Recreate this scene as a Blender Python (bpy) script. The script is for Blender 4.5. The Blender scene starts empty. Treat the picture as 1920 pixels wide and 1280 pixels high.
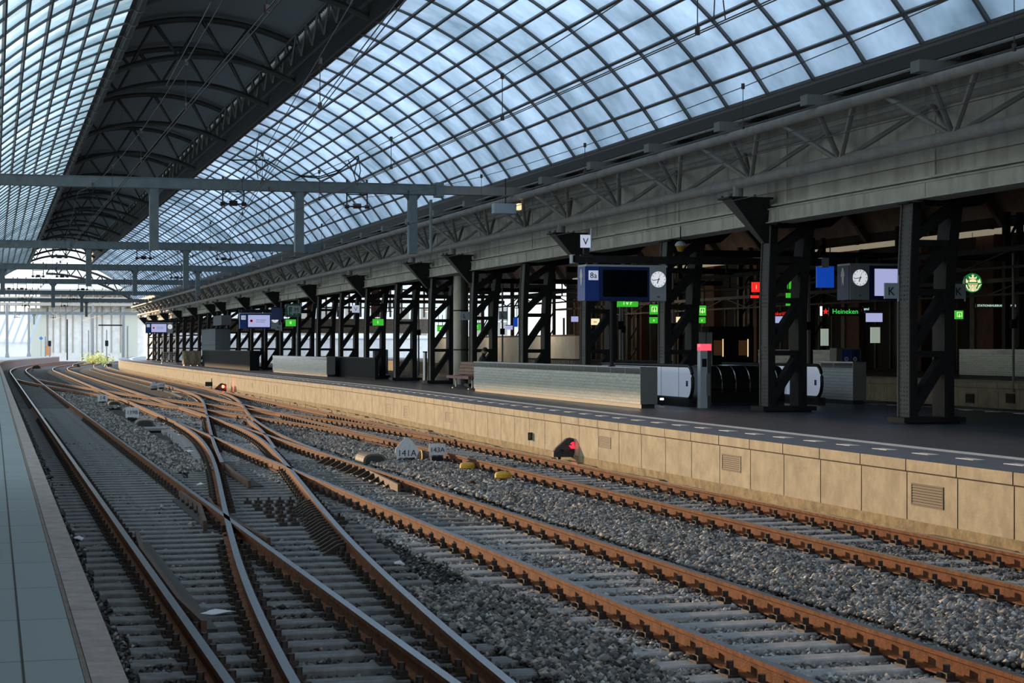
import bpy, math, random
import numpy as np
from mathutils import Vector, Matrix

random.seed(4)
RNG = np.random.default_rng(7)
scene = bpy.context.scene
COL = scene.collection

# ------------------------------------------------------------------ camera
FPX, HZ, CAMH = 3400.0, 650.0, 2.29          # focal length in pixels, horizon row, eye height above the rails
YAW = math.atan(973.0 / FPX)
S, C = math.sin(YAW), math.cos(YAW)
cam_data = bpy.data.cameras.new('camera')
cam_data.sensor_width = 36.0
cam_data.lens = FPX / 1920.0 * 36.0
cam_data.shift_y = (HZ - 640.0) / 1920.0
cam_data.clip_start = 0.1
cam_data.clip_end = 3000.0
cam = bpy.data.objects.new('camera', cam_data)
COL.objects.link(cam)
cam.location = (0, 0, CAMH)
cam.rotation_euler = (math.radians(90), 0, -YAW)
scene.camera = cam

# ------------------------------------------------------------------ view
scene.view_settings.view_transform = 'Standard'
scene.view_settings.look = 'None'
scene.view_settings.exposure = 0.0
scene.view_settings.gamma = 1.0
scene.cycles.max_bounces = 7
scene.cycles.diffuse_bounces = 4
scene.cycles.glossy_bounces = 3
scene.cycles.transmission_bounces = 4
scene.cycles.sample_clamp_indirect = 6.0
scene.cycles.caustics_reflective = False
scene.cycles.caustics_refractive = False
scene.cycles.use_denoising = True

# ------------------------------------------------------------------ sky
world = bpy.data.worlds.new('sky')
scene.world = world
world.use_nodes = True
wt = world.node_tree
wt.nodes.clear()
w_out = wt.nodes.new('ShaderNodeOutputWorld')
w_bg = wt.nodes.new('ShaderNodeBackground')
w_bg.inputs['Strength'].default_value = 2.6
w_tc = wt.nodes.new('ShaderNodeTexCoord')
w_sep = wt.nodes.new('ShaderNodeSeparateXYZ')
w_ramp = wt.nodes.new('ShaderNodeValToRGB')
w_ramp.color_ramp.elements[0].position = 0.0
w_ramp.color_ramp.elements[0].color = (1.0, 0.93, 0.86, 1)
w_ramp.color_ramp.elements[1].position = 0.75
w_ramp.color_ramp.elements[1].color = (0.58, 0.78, 1.0, 1)
w_noise = wt.nodes.new('ShaderNodeTexNoise')
w_noise.inputs['Scale'].default_value = 2.2
w_noise.inputs['Detail'].default_value = 5
w_nr = wt.nodes.new('ShaderNodeValToRGB')
w_nr.color_ramp.elements[0].position = 0.38
w_nr.color_ramp.elements[0].color = (0.55, 0.6, 0.68, 1)
w_nr.color_ramp.elements[1].position = 0.62
w_nr.color_ramp.elements[1].color = (1.2, 1.15, 1.1, 1)
w_mix = wt.nodes.new('ShaderNodeMixRGB')
w_mix.blend_type = 'MULTIPLY'
w_mix.inputs[0].default_value = 1.0
wt.links.new(w_tc.outputs['Generated'], w_sep.inputs[0])
wt.links.new(w_sep.outputs['Z'], w_ramp.inputs[0])
wt.links.new(w_tc.outputs['Generated'], w_noise.inputs['Vector'])
wt.links.new(w_noise.outputs['Fac'], w_nr.inputs[0])
wt.links.new(w_ramp.outputs[0], w_mix.inputs[1])
wt.links.new(w_nr.outputs[0], w_mix.inputs[2])
w_xr = wt.nodes.new('ShaderNodeValToRGB')
w_xr.color_ramp.elements[0].position = 0.2
w_xr.color_ramp.elements[0].color = (0.86, 0.98, 0.93, 1)
w_xr.color_ramp.elements[1].position = 0.8
w_xr.color_ramp.elements[1].color = (0.95, 0.97, 1.06, 1)
w_ma = wt.nodes.new('ShaderNodeMath')
w_ma.operation = 'MULTIPLY_ADD'
w_ma.inputs[1].default_value = 0.5
w_ma.inputs[2].default_value = 0.5
w_m2 = wt.nodes.new('ShaderNodeMixRGB')
w_m2.blend_type = 'MULTIPLY'
w_m2.inputs[0].default_value = 1.0
wt.links.new(w_sep.outputs['X'], w_ma.inputs[0])
wt.links.new(w_ma.outputs[0], w_xr.inputs[0])
wt.links.new(w_mix.outputs[0], w_m2.inputs[1])
wt.links.new(w_xr.outputs[0], w_m2.inputs[2])
wt.links.new(w_m2.outputs[0], w_bg.inputs['Color'])
wt.links.new(w_bg.outputs[0], w_out.inputs[0])

# ------------------------------------------------------------------ sun: low, ahead and to the left
sun_data = bpy.data.lights.new('sun', 'SUN')
sun_data.energy = 4.4
sun_data.angle = math.radians(0.6)
sun_data.color = (1.0, 0.69, 0.4)
sun = bpy.data.objects.new('sun', sun_data)
COL.objects.link(sun)
SUND = Vector((1.0, -2.0, -0.235)).normalized()
sun.rotation_euler = SUND.to_track_quat('-Z', 'Y').to_euler()
sun.location = (-40, 90, 20)

# ================================================================== materials
MATS = {}


def mat(name, col, rough=0.7, metal=0.0, emit=None, estr=0.0, noise=None, bump=None, spec=0.5, streak=None):
    """noise=(scale, dark factor, light factor), bump=(scale, strength), streak=(scale xyz, colour, lo, hi)"""
    m = bpy.data.materials.new(name)
    m.use_nodes = True
    nt = m.node_tree
    b = nt.nodes['Principled BSDF']
    b.inputs['Base Color'].default_value = (*col, 1)
    b.inputs['Roughness'].default_value = rough
    b.inputs['Metallic'].default_value = metal
    b.inputs['Specular IOR Level'].default_value = spec
    if emit:
        b.inputs['Emission Color'].default_value = (*emit, 1)
        b.inputs['Emission Strength'].default_value = estr
    tc = nt.nodes.new('ShaderNodeTexCoord')
    last = None
    if noise:
        n = nt.nodes.new('ShaderNodeTexNoise')
        n.inputs['Scale'].default_value = noise[0]
        n.inputs['Detail'].default_value = 6
        n.inputs['Roughness'].default_value = 0.65
        r = nt.nodes.new('ShaderNodeValToRGB')
        r.color_ramp.elements[0].position = 0.3
        r.color_ramp.elements[1].position = 0.7
        r.color_ramp.elements[0].color = (*[c * noise[1] for c in col], 1)
        r.color_ramp.elements[1].color = (*[min(1, c * noise[2]) for c in col], 1)
        nt.links.new(tc.outputs['Object'], n.inputs['Vector'])
        nt.links.new(n.outputs['Fac'], r.inputs[0])
        last = r.outputs[0]
    if streak:
        mp = nt.nodes.new('ShaderNodeMapping')
        mp.inputs['Scale'].default_value = streak[0]
        n2 = nt.nodes.new('ShaderNodeTexNoise')
        n2.inputs['Scale'].default_value = 1.0
        n2.inputs['Detail'].default_value = 5
        r2 = nt.nodes.new('ShaderNodeValToRGB')
        r2.color_ramp.elements[0].position = streak[2]
        r2.color_ramp.elements[1].position = streak[3]
        mx = nt.nodes.new('ShaderNodeMixRGB')
        mx.inputs[2].default_value = (*streak[1], 1)
        mx.inputs[1].default_value = (*col, 1)
        nt.links.new(tc.outputs['Object'], mp.inputs[0])
        nt.links.new(mp.outputs[0], n2.inputs['Vector'])
        nt.links.new(n2.outputs['Fac'], r2.inputs[0])
        nt.links.new(r2.outputs[0], mx.inputs[0])
        if last:
            nt.links.new(last, mx.inputs[1])
        last = mx.outputs[0]
    if last:
        nt.links.new(last, b.inputs['Base Color'])
    if bump:
        n = nt.nodes.new('ShaderNodeTexNoise')
        n.inputs['Scale'].default_value = bump[0]
        n.inputs['Detail'].default_value = 4
        bp = nt.nodes.new('ShaderNodeBump')
        bp.inputs['Strength'].default_value = bump[1]
        bp.inputs['Distance'].default_value = 0.02
        nt.links.new(tc.outputs['Object'], n.inputs['Vector'])
        nt.links.new(n.outputs['Fac'], bp.inputs['Height'])
        nt.links.new(bp.outputs[0], b.inputs['Normal'])
    MATS[name] = m
    return m


mat('rust', (0.21, 0.085, 0.042), 0.75, noise=(9, 0.5, 1.25), bump=(60, 0.3), spec=0.08)
mat('rail_top', (0.46, 0.45, 0.46), 0.27, metal=1.0)
mat('guard_rust', (0.1, 0.052, 0.034), 0.75, noise=(14, 0.7, 1.2))
mat('fastener', (0.035, 0.022, 0.016), 0.7, noise=(20, 0.6, 1.6))
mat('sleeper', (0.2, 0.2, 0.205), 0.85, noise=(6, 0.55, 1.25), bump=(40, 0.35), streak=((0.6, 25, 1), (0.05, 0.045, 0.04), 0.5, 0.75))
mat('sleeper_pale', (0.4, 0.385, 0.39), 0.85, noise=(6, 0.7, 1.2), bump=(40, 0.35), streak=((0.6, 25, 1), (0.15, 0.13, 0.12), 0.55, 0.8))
mat('ballast_bed', (0.028, 0.026, 0.025), 0.95, noise=(14, 0.4, 2.4), bump=(20, 1.0))
mat('oily', (0.02, 0.017, 0.016), 0.6, noise=(12, 0.6, 1.5))
mat('wall_concrete', (0.46, 0.39, 0.28), 0.85, noise=(3, 0.72, 1.12), bump=(30, 0.15), streak=((2.2, 2.2, 1.6), (0.32, 0.26, 0.18), 0.52, 0.8))
mat('joint', (0.05, 0.04, 0.03), 0.9)
mat('wall_foot', (0.33, 0.25, 0.14), 0.9, noise=(5, 0.5, 1.3), bump=(20, 0.4))
mat('vent_metal', (0.075, 0.055, 0.04), 0.7)
mat('platform_dark', (0.085, 0.095, 0.12), 0.42, noise=(1.5, 0.75, 1.2), bump=(50, 0.05))
mat('platform_edge_blue', (0.12, 0.14, 0.185), 0.6, noise=(4, 0.8, 1.15))
mat('white_line', (0.85, 0.84, 0.8), 0.6, noise=(10, 0.8, 1.1))
mat('left_slab', (0.2, 0.235, 0.245), 0.75, noise=(5, 0.82, 1.15), bump=(90, 0.15))
mat('coping_stone', (0.36, 0.3, 0.285), 0.75, noise=(7, 0.75, 1.2), bump=(60, 0.2))
mat('coping_nosing', (0.2, 0.15, 0.13), 0.8, noise=(8, 0.7, 1.2))
mat('iron', (0.018, 0.018, 0.018), 0.6, noise=(6, 0.7, 1.4), spec=0.25)
mat('iron_plate', (0.065, 0.063, 0.06), 0.6, noise=(25, 0.7, 1.3))
mat('girder', (0.58, 0.55, 0.47), 0.7, noise=(1.2, 0.75, 1.15), streak=((3, 3, 0.4), (0.36, 0.335, 0.28), 0.5, 0.72))
mat('truss', (0.27, 0.255, 0.235), 0.55, noise=(3, 0.8, 1.2))
mat('truss_dark', (0.085, 0.085, 0.083), 0.55, noise=(3, 0.8, 1.2))
mat('bracket_face', (0.06, 0.066, 0.07), 0.5)
mat('gantry', (0.17, 0.205, 0.215), 0.5, noise=(4, 0.8, 1.15), streak=((2, 2, 2), (0.1, 0.09, 0.09), 0.6, 0.8))
mat('roof_rib', (0.15, 0.16, 0.165), 0.4)
mat('purlin', (0.085, 0.08, 0.08), 0.5)
mat('deck', (0.3, 0.33, 0.36), 0.6)
mat('fascia', (0.018, 0.017, 0.016), 0.6)
mat('wire', (0.03, 0.03, 0.035), 0.5)
mat('insulator', (0.05, 0.03, 0.03), 0.3)
mat('stub', (0.2, 0.2, 0.19), 0.6)
mat('steel', (0.45, 0.46, 0.47), 0.3, metal=0.9)
mat('cap_steel', (0.33, 0.36, 0.38), 0.32, metal=0.6)
mat('dark_plinth', (0.03, 0.03, 0.032), 0.6)
mat('dark_panel', (0.012, 0.015, 0.018), 0.8, spec=0.2)
mat('blue', (0.02, 0.075, 0.36), 0.4)
mat('dark_blue', (0.012, 0.035, 0.15), 0.4)
mat('sign_grey', (0.46, 0.53, 0.58), 0.45)
mat('sign_white', (0.7, 0.73, 0.8), 0.5)
mat('sign_lit', (0.7, 0.73, 0.8), 0.5, emit=(0.75, 0.8, 1.0), estr=0.45)
mat('black', (0.008, 0.008, 0.009), 0.35)
mat('screen_off', (0.003, 0.004, 0.006), 0.12)
mat('screen_on', (0.2, 0.2, 0.25), 0.4, emit=(0.5, 0.54, 0.9), estr=0.72)
mat('clock_face', (0.8, 0.8, 0.8), 0.4, emit=(0.9, 0.92, 1.0), estr=0.65)
mat('red_lamp', (0.5, 0.01, 0.02), 0.3, emit=(1.0, 0.01, 0.03), estr=3.0)
mat('orange_lamp', (0.5, 0.1, 0.02), 0.3, emit=(1.0, 0.22, 0.05), estr=5.0)
mat('pink_lamp', (0.6, 0.1, 0.12), 0.3, emit=(1.0, 0.06, 0.1), estr=1.6)
mat('white_lamp', (0.8, 0.8, 0.8), 0.3, emit=(1.0, 0.95, 0.9), estr=2.2)
mat('warm_lamp', (0.8, 0.7, 0.5), 0.3, emit=(1.0, 0.72, 0.38), estr=1.1)
mat('green_sign', (0.02, 0.2, 0.03), 0.4, emit=(0.05, 0.55, 0.03), estr=0.8)
mat('green_sign_dim', (0.02, 0.12, 0.07), 0.4)
mat('green_text', (0.3, 0.8, 0.3), 0.4, emit=(0.75, 1.0, 0.45), estr=1.2)
mat('green_neon', (0.05, 0.5, 0.05), 0.4, emit=(0.05, 0.75, 0.1), estr=0.9)
mat('white_neon', (0.5, 0.6, 0.5), 0.4, emit=(0.65, 1.0, 0.8), estr=0.9)
mat('red_neon', (0.5, 0.02, 0.02), 0.4, emit=(1.0, 0.03, 0.02), estr=0.9)
mat('cream_sign', (0.7, 0.6, 0.4), 0.4, emit=(1.0, 0.85, 0.5), estr=0.95)
mat('logo_green', (0.01, 0.15, 0.04), 0.4, emit=(0.01, 0.22, 0.05), estr=0.7)
mat('blue_poster', (0.01, 0.06, 0.4), 0.4, emit=(0.01, 0.1, 0.75), estr=0.45)
mat('ad_panel', (0.4, 0.45, 0.35), 0.4, emit=(0.5, 0.6, 0.5), estr=0.5)
mat('glass_lit', (0.42, 0.46, 0.52), 0.25, emit=(0.6, 0.7, 0.9), estr=0.3)
mat('rubber', (0.01, 0.01, 0.01), 0.4)
mat('chrome', (0.6, 0.6, 0.6), 0.15, metal=1.0)
mat('barrel', (0.05, 0.05, 0.052), 0.25, metal=0.7)
mat('bench_wood', (0.3, 0.16, 0.125), 0.6, noise=(6, 0.7, 1.2))
mat('bench_metal', (0.5, 0.47, 0.42), 0.4, metal=0.5)
mat('coat', (0.02, 0.02, 0.022), 0.85)
mat('coat_grey', (0.25, 0.27, 0.32), 0.85)
mat('trousers', (0.02, 0.022, 0.03), 0.85)
mat('skin', (0.5, 0.3, 0.2), 0.6)
mat('hair', (0.02, 0.013, 0.01), 0.6)
mat('yellow', (0.75, 0.42, 0.03), 0.5, noise=(20, 0.75, 1.1))
mat('grey_dome', (0.16, 0.14, 0.12), 0.7, noise=(15, 0.7, 1.2))
mat('plate_white', (0.8, 0.82, 0.88), 0.5, noise=(12, 0.75, 1.05))
mat('plate_yellow', (0.45, 0.22, 0.02), 0.5)
mat('lettering_navy', (0.006, 0.012, 0.05), 0.5)
mat('lettering_white', (0.7, 0.72, 0.75), 0.5)
mat('concrete_slab', (0.28, 0.28, 0.29), 0.8, noise=(8, 0.8, 1.15))
mat('signal_black', (0.02, 0.026, 0.024), 0.4)
mat('litter', (0.75, 0.75, 0.8), 0.5)
mat('brick_dark', (0.11, 0.05, 0.035), 0.85, noise=(3, 0.7, 1.3))
mat('stone_dark', (0.16, 0.13, 0.1), 0.85, noise=(3, 0.7, 1.3))
mat('void', (0.012, 0.011, 0.01), 0.9)
mat('vault_deck', (0.14, 0.105, 0.09), 0.8, noise=(0.8, 0.6, 1.4))
mat('vault_rib', (0.05, 0.04, 0.035), 0.8)
mat('skylight_strip', (0.6, 0.55, 0.45), 0.5, emit=(1.0, 0.85, 0.6), estr=0.22)
mat('tarp', (0.33, 0.27, 0.18), 0.85, bump=(5, 0.6))
mat('kiosk', (0.16, 0.19, 0.22), 0.8)
mat('cylinder_grey', (0.2, 0.2, 0.18), 0.28, metal=0.4, noise=(2, 0.8, 1.2))
mat('facade_white', (0.88, 0.86, 0.83), 0.7, noise=(1, 0.85, 1.1))
mat('facade_blue', (0.5, 0.58, 0.7), 0.7)
mat('facade_grey', (0.42, 0.38, 0.33), 0.8)  # darker grey-brown for ribs, bands, mullions and windows
mat('facade_green', (0.6, 0.6, 0.52), 0.8)
mat('orange_paint', (0.6, 0.25, 0.06), 0.7)
mat('pole_grey', (0.25, 0.26, 0.28), 0.6)
mat('blue_sign', (0.03, 0.2, 0.6), 0.5)
mat('bush', (0.85, 0.72, 0.25), 0.85, noise=(6, 0.5, 1.3))
mat('ground', (0.5, 0.47, 0.43), 0.95, noise=(0.5, 0.7, 1.2))
mat('tunnel', (0.02, 0.02, 0.02), 0.9)
mat('bin_grey', (0.15, 0.15, 0.15), 0.5)
mat('snack', (0.04, 0.015, 0.01), 0.5, emit=(1.0, 0.45, 0.2), estr=0.03, noise=(14, 0.05, 2.5))

# ballast stones: every stone its own tone, read from a face attribute of the stones
m = bpy.data.materials.new('stone')
m.use_nodes = True
nt = m.node_tree
b = nt.nodes['Principled BSDF']
at_ = nt.nodes.new('ShaderNodeAttribute')
at_.attribute_name = 'tone'
rr = nt.nodes.new('ShaderNodeValToRGB')
cr = rr.color_ramp
cr.elements[0].position = 0.0
cr.elements[0].color = (0.035, 0.033, 0.032, 1)
cr.elements[1].position = 1.0
cr.elements[1].color = (0.62, 0.6, 0.58, 1)
for p_, c_ in ((0.3, (0.14, 0.13, 0.13, 1)), (0.5, (0.29, 0.275, 0.265, 1)), (0.72, (0.43, 0.37, 0.32, 1)), (0.88, (0.62, 0.61, 0.63, 1))):
    e = cr.elements.new(p_)
    e.color = c_
nt.links.new(at_.outputs['Fac'], rr.inputs[0])
nt.links.new(rr.outputs[0], b.inputs['Base Color'])
b.inputs['Roughness'].default_value = 0.8
MATS['stone'] = m


def brick_mat(name, c1, c2, mortar, bw, bh, rough, spec=0.5, msize=0.012, offset=0.5, bump=0.0):
    m = bpy.data.materials.new(name)
    m.use_nodes = True
    nt = m.node_tree
    b = nt.nodes['Principled BSDF']
    b.inputs['Roughness'].default_value = rough
    b.inputs['Specular IOR Level'].default_value = spec
    uv = nt.nodes.new('ShaderNodeUVMap')
    br = nt.nodes.new('ShaderNodeTexBrick')
    br.offset = offset
    br.inputs['Color1'].default_value = (*c1, 1)
    br.inputs['Color2'].default_value = (*c2, 1)
    br.inputs['Mortar'].default_value = (*mortar, 1)
    br.inputs['Scale'].default_value = 1.0
    br.inputs['Mortar Size'].default_value = msize
    br.inputs['Brick Width'].default_value = bw
    br.inputs['Row Height'].default_value = bh
    nt.links.new(uv.outputs[0], br.inputs['Vector'])
    nt.links.new(br.outputs['Color'], b.inputs['Base Color'])
    if bump:
        bp = nt.nodes.new('ShaderNodeBump')
        bp.inputs['Strength'].default_value = bump
        bp.inputs['Distance'].default_value = 0.01
        n = nt.nodes.new('ShaderNodeTexNoise')
        n.inputs['Scale'].default_value = 9
        nt.links.new(uv.outputs[0], n.inputs['Vector'])
        nt.links.new(n.outputs['Fac'], bp.inputs['Height'])
        nt.links.new(bp.outputs[0], b.inputs['Normal'])
    MATS[name] = m


brick_mat('tile_white', (0.52, 0.56, 0.5), (0.44, 0.48, 0.42), (0.22, 0.24, 0.22), 0.4, 0.082, 0.22, 0.6, 0.006, bump=0.5)
brick_mat('tile_black', (0.012, 0.012, 0.012), (0.02, 0.016, 0.015), (0.16, 0.15, 0.14), 1.2, 5.0, 0.12, 0.6, 0.03, offset=0.0)
brick_mat('slab_grid', (0.3, 0.335, 0.345), (0.275, 0.31, 0.32), (0.06, 0.065, 0.07), 1.35, 50.0, 0.75, 0.3, 0.006, offset=0.0)

# frosted, dusty roof glass: light comes through it scattered
m = bpy.data.materials.new('frosted_glass')
m.use_nodes = True
nt = m.node_tree
nt.nodes.clear()
o_ = nt.nodes.new('ShaderNodeOutputMaterial')
tr = nt.nodes.new('ShaderNodeBsdfTranslucent')
gl = nt.nodes.new('ShaderNodeBsdfGlossy')
gl.inputs['Roughness'].default_value = 0.35
gl.inputs['Color'].default_value = (0.5, 0.6, 0.65, 1)
mxs = nt.nodes.new('ShaderNodeMixShader')
mxs.inputs[0].default_value = 0.06
tc = nt.nodes.new('ShaderNodeTexCoord')
n1 = nt.nodes.new('ShaderNodeTexNoise')
n1.inputs['Scale'].default_value = 0.33
n1.inputs['Detail'].default_value = 4
n1.inputs['Roughness'].default_value = 0.6
r1 = nt.nodes.new('ShaderNodeValToRGB')
r1.color_ramp.elements[0].position = 0.32
r1.color_ramp.elements[0].color = (0.22, 0.275, 0.295, 1)
r1.color_ramp.elements[1].position = 0.68
r1.color_ramp.elements[1].color = (0.68, 0.74, 0.78, 1)
n2 = nt.nodes.new('ShaderNodeTexNoise')
n2.inputs['Scale'].default_value = 6
n2.inputs['Detail'].default_value = 5
r2 = nt.nodes.new('ShaderNodeValToRGB')
r2.color_ramp.elements[0].position = 0.3
r2.color_ramp.elements[0].color = (0.93, 0.94, 0.94, 1)
r2.color_ramp.elements[1].position = 0.6
r2.color_ramp.elements[1].color = (1, 1, 1, 1)
mm = nt.nodes.new('ShaderNodeMixRGB')
mm.blend_type = 'MULTIPLY'
mm.inputs[0].default_value = 1
nt.links.new(tc.outputs['Object'], n1.inputs['Vector'])
nt.links.new(tc.outputs['Object'], n2.inputs['Vector'])
nt.links.new(n1.outputs['Fac'], r1.inputs[0])
nt.links.new(n2.outputs['Fac'], r2.inputs[0])
nt.links.new(r1.outputs[0], mm.inputs[1])
nt.links.new(r2.outputs[0], mm.inputs[2])
nt.links.new(mm.outputs[0], tr.inputs['Color'])
nt.links.new(tr.outputs[0], mxs.inputs[1])
nt.links.new(gl.outputs[0], mxs.inputs[2])
nt.links.new(mxs.outputs[0], o_.inputs[0])
MATS['frosted_glass'] = m


# ================================================================== helpers
class MB:
    """collects boxes, bars and tubes and links them as one mesh object"""

    def __init__(self):
        self.v, self.f, self.m, self.uv = [], [], [], []
        self.mats = []

    def mi(self, name):
        if name not in self.mats:
            self.mats.append(name)
        return self.mats.index(name)

    def add(self, verts, faces, mat_, uvs=None):
        o = len(self.v)
        self.v += [tuple(p) for p in verts]
        k = self.mi(mat_)
        for i, f in enumerate(faces):
            self.f.append(tuple(o + j for j in f))
            self.m.append(k)
            self.uv.append(uvs[i] if uvs else None)
        return self

    def box(self, x0, x1, y0, y1, z0, z1, mat_):
        v = [(x0, y0, z0), (x1, y0, z0), (x1, y1, z0), (x0, y1, z0), (x0, y0, z1), (x1, y0, z1), (x1, y1, z1), (x0, y1, z1)]
        f = [(0, 3, 2, 1), (4, 5, 6, 7), (0, 1, 5, 4), (1, 2, 6, 5), (2, 3, 7, 6), (3, 0, 4, 7)]
        X, Y, Z = (lambda a, b: b - a)(x0, x1), (lambda a, b: b - a)(y0, y1), (lambda a, b: b - a)(z0, z1)
        uvs = [[(x0, y0), (x0, y1), (x1, y1), (x1, y0)], [(x0, y0), (x1, y0), (x1, y1), (x0, y1)],
               [(x0, z0), (x1, z0), (x1, z1), (x0, z1)], [(y0, z0), (y1, z0), (y1, z1), (y0, z1)],
               [(x1, z0), (x0, z0), (x0, z1), (x1, z1)], [(y1, z0), (y0, z0), (y0, z1), (y1, z1)]]
        return self.add(v, f, mat_, uvs)

    def bar(self, p0, p1, w, h, mat_, up=(0, 0, 1)):
        p0, p1 = Vector(p0), Vector(p1)
        d = (p1 - p0).normalized()
        u = Vector(up)
        if abs(d.dot(u)) > 0.98:
            u = Vector((0, 1, 0))
        s = d.cross(u).normalized()
        t = s.cross(d).normalized()
        vs = []
        for p in (p0, p1):
            for a, b2 in ((-1, -1), (1, -1), (1, 1), (-1, 1)):
                vs.append(p + s * (a * w / 2) + t * (b2 * h / 2))
        return self.add(vs, [(0, 1, 2, 3), (7, 6, 5, 4), (0, 4, 5, 1), (1, 5, 6, 2), (2, 6, 7, 3), (3, 7, 4, 0)], mat_)

    def tube(self, pts, r, mat_, n=8, r1=None, cap=True):
        pts = [Vector(p) for p in pts]
        rings = []
        N = len(pts)
        for i, p in enumerate(pts):
            d = (pts[min(i + 1, N - 1)] - pts[max(i - 1, 0)])
            d = d.normalized() if d.length > 1e-9 else Vector((0, 0, 1))
            u = Vector((0, 0, 1)) if abs(d.z) < 0.95 else Vector((0, 1, 0))
            s = d.cross(u).normalized()
            t = s.cross(d).normalized()
            rad = r if r1 is None else r + (r1 - r) * i / (N - 1)
            rings += [p + s * (rad * math.cos(2 * math.pi * k / n)) + t * (rad * math.sin(2 * math.pi * k / n)) for k in range(n)]
        f = []
        for i in range(N - 1):
            for k in range(n):
                a, b2 = i * n + k, i * n + (k + 1) % n
                f.append((a, b2, b2 + n, a + n))
        if cap:
            f.append(tuple(range(n - 1, -1, -1)))
            f.append(tuple(range((N - 1) * n, N * n)))
        return self.add(rings, f, mat_)

    def prism(self, poly, axis, a0, a1, mat_, mat_ends=None):
        """poly of 2-D points, extruded along axis 'x' (poly=y,z), 'y' (poly=x,z) or 'z' (poly=x,y)"""
        def P(p, a):
            return {'x': (a, p[0], p[1]), 'y': (p[0], a, p[1]), 'z': (p[0], p[1], a)}[axis]
        n = len(poly)
        vs = [P(p, a0) for p in poly] + [P(p, a1) for p in poly]
        side = [(i, (i + 1) % n, (i + 1) % n + n, i + n) for i in range(n)]
        self.add(vs, side, mat_)
        self.add(vs, [tuple(range(n - 1, -1, -1)), tuple(range(n, 2 * n))], mat_ends or mat_)
        return self

    def build(self, name, parent=None, loc=None, smooth=False):
        me = bpy.data.meshes.new(name)
        me.from_pydata(self.v, [], self.f)
        for k in self.mats:
            me.materials.append(MATS[k])
        me.polygons.foreach_set('material_index', self.m)
        if any(u is not None for u in self.uv):
            ul = me.uv_layers.new(name='UVMap')
            data = []
            for fi, u in enumerate(self.uv):
                n = len(self.f[fi])
                data += [c for q in (u if u else [(0, 0)] * n) for c in q]
            ul.data.foreach_set('uv', data)
        if smooth:
            me.polygons.foreach_set('use_smooth', [True] * len(me.polygons))
        me.update()
        o = bpy.data.objects.new(name, me)
        COL.objects.link(o)
        if parent is not None:
            o.parent = parent
            o.matrix_parent_inverse = Matrix.Translation(-parent.location) if False else Matrix.Identity(4)
        if loc is not None:
            o.location = loc
        return o


def tag(o, label=None, cat=None, group=None, kind=None):
    if label:
        o['label'] = label
    if cat:
        o['category'] = cat
    if group:
        o['group'] = group
    if kind:
        o['kind'] = kind
    return o


def thing(name, label, cat, loc=(0, 0, 0), rz=0.0, group=None):
    o = bpy.data.objects.new(name, None)
    o.empty_display_size = 0.2
    COL.objects.link(o)
    o.location = loc
    o.rotation_euler = (0, 0, rz)
    return tag(o, label, cat, group)


def struct(o, label=None):
    return tag(o, label, None, None, 'structure')


KIDS = {}


def dup(root, loc=None, rz=None, label=None, group=None):
    r = root.copy()
    COL.objects.link(r)
    if loc is not None:
        r.location = loc
    if rz is not None:
        r.rotation_euler = (0, 0, rz)
    if label:
        r['label'] = label
    if group:
        r['group'] = group
    for ch in list(root.children):
        c = ch.copy()
        COL.objects.link(c)
        c.parent = r
        for g in list(ch.children):
            d = g.copy()
            COL.objects.link(d)
            d.parent = c
    return r


def at(px, py, Z):
    """world point at height Z seen in photograph pixel (px, py)"""
    d = FPX * (Z - CAMH) / (HZ - py)
    u = (px - 960.0) / FPX * d
    return Vector((u * C + d * S, -u * S + d * C, Z))


def at_d(px, py, d):
    u = (px - 960.0) / FPX * d
    return Vector((u * C + d * S, -u * S + d * C, CAMH + (HZ - py) / FPX * d))


def at_y(px, py, Y):
    t = (px - 960.0) / FPX
    d = Y / (C - t * S)
    return at_d(px, py, d)


def at_x(px, py, X):
    t = (px - 960.0) / FPX
    d = X / (t * C + S)
    return at_d(px, py, d)


def text(body, parent, loc, size, mat_, rot=(math.pi / 2, 0, 0), name='lettering', ext=0.004, align='CENTER'):
    cu = bpy.data.curves.new(name, 'FONT')
    cu.body = body
    cu.size = size
    cu.extrude = ext
    cu.align_x = align
    cu.align_y = 'CENTER'
    cu.resolution_u = 2
    cu.materials.append(MATS[mat_])
    tmp = bpy.data.objects.new('tmp', cu)
    me = bpy.data.meshes.new_from_object(tmp)
    me.name = name
    bpy.data.objects.remove(tmp)
    bpy.data.curves.remove(cu)
    o = bpy.data.objects.new(name, me)
    COL.objects.link(o)
    o.parent = parent
    o.location = loc
    o.rotation_euler = rot
    return o


def lerp_poly(poly, y):
    ys = [p[1] for p in poly]
    xs = [p[0] for p in poly]
    return float(np.interp(y, ys, xs))


def level(pts, H):
    # survey correction of a path, by distance
    out = []
    for x, y in pts:
        d = S * x + C * y
        s_ = 1.0 / (1.0 + 2.0 * max(d, 0) / (FPX * H))
        out.append((x * s_, y * s_))
    return out


# ================================================================== the ground
gm = MB()
gm.add([(-60, -60, -0.52), (160, -60, -0.52), (160, 900, -0.52), (-60, 900, -0.52)], [(0, 1, 2, 3)], 'ground')
struct(gm.build('floor'))
bed = MB()
bed.add([(0.2, -10, -0.27), (13.2, -10, -0.27), (13.6, 150, -0.27), (24, 330, -0.27), (10, 330, -0.27), (0.2, 190, -0.27)], [(0, 1, 2, 3, 4, 5)], 'ballast_bed')
tag(bed.build('track_bed'), 'dark oily ground of fine ballast under all the tracks', 'ballast', kind='stuff')
bed2 = MB()
bed2.box(23.4, 32.6, -10, 210, -0.45, -0.3, 'ballast_bed')
tag(bed2.build('track_bed'), 'dark sunken track bed between the two platforms on the right', 'ballast', kind='stuff')

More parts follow.
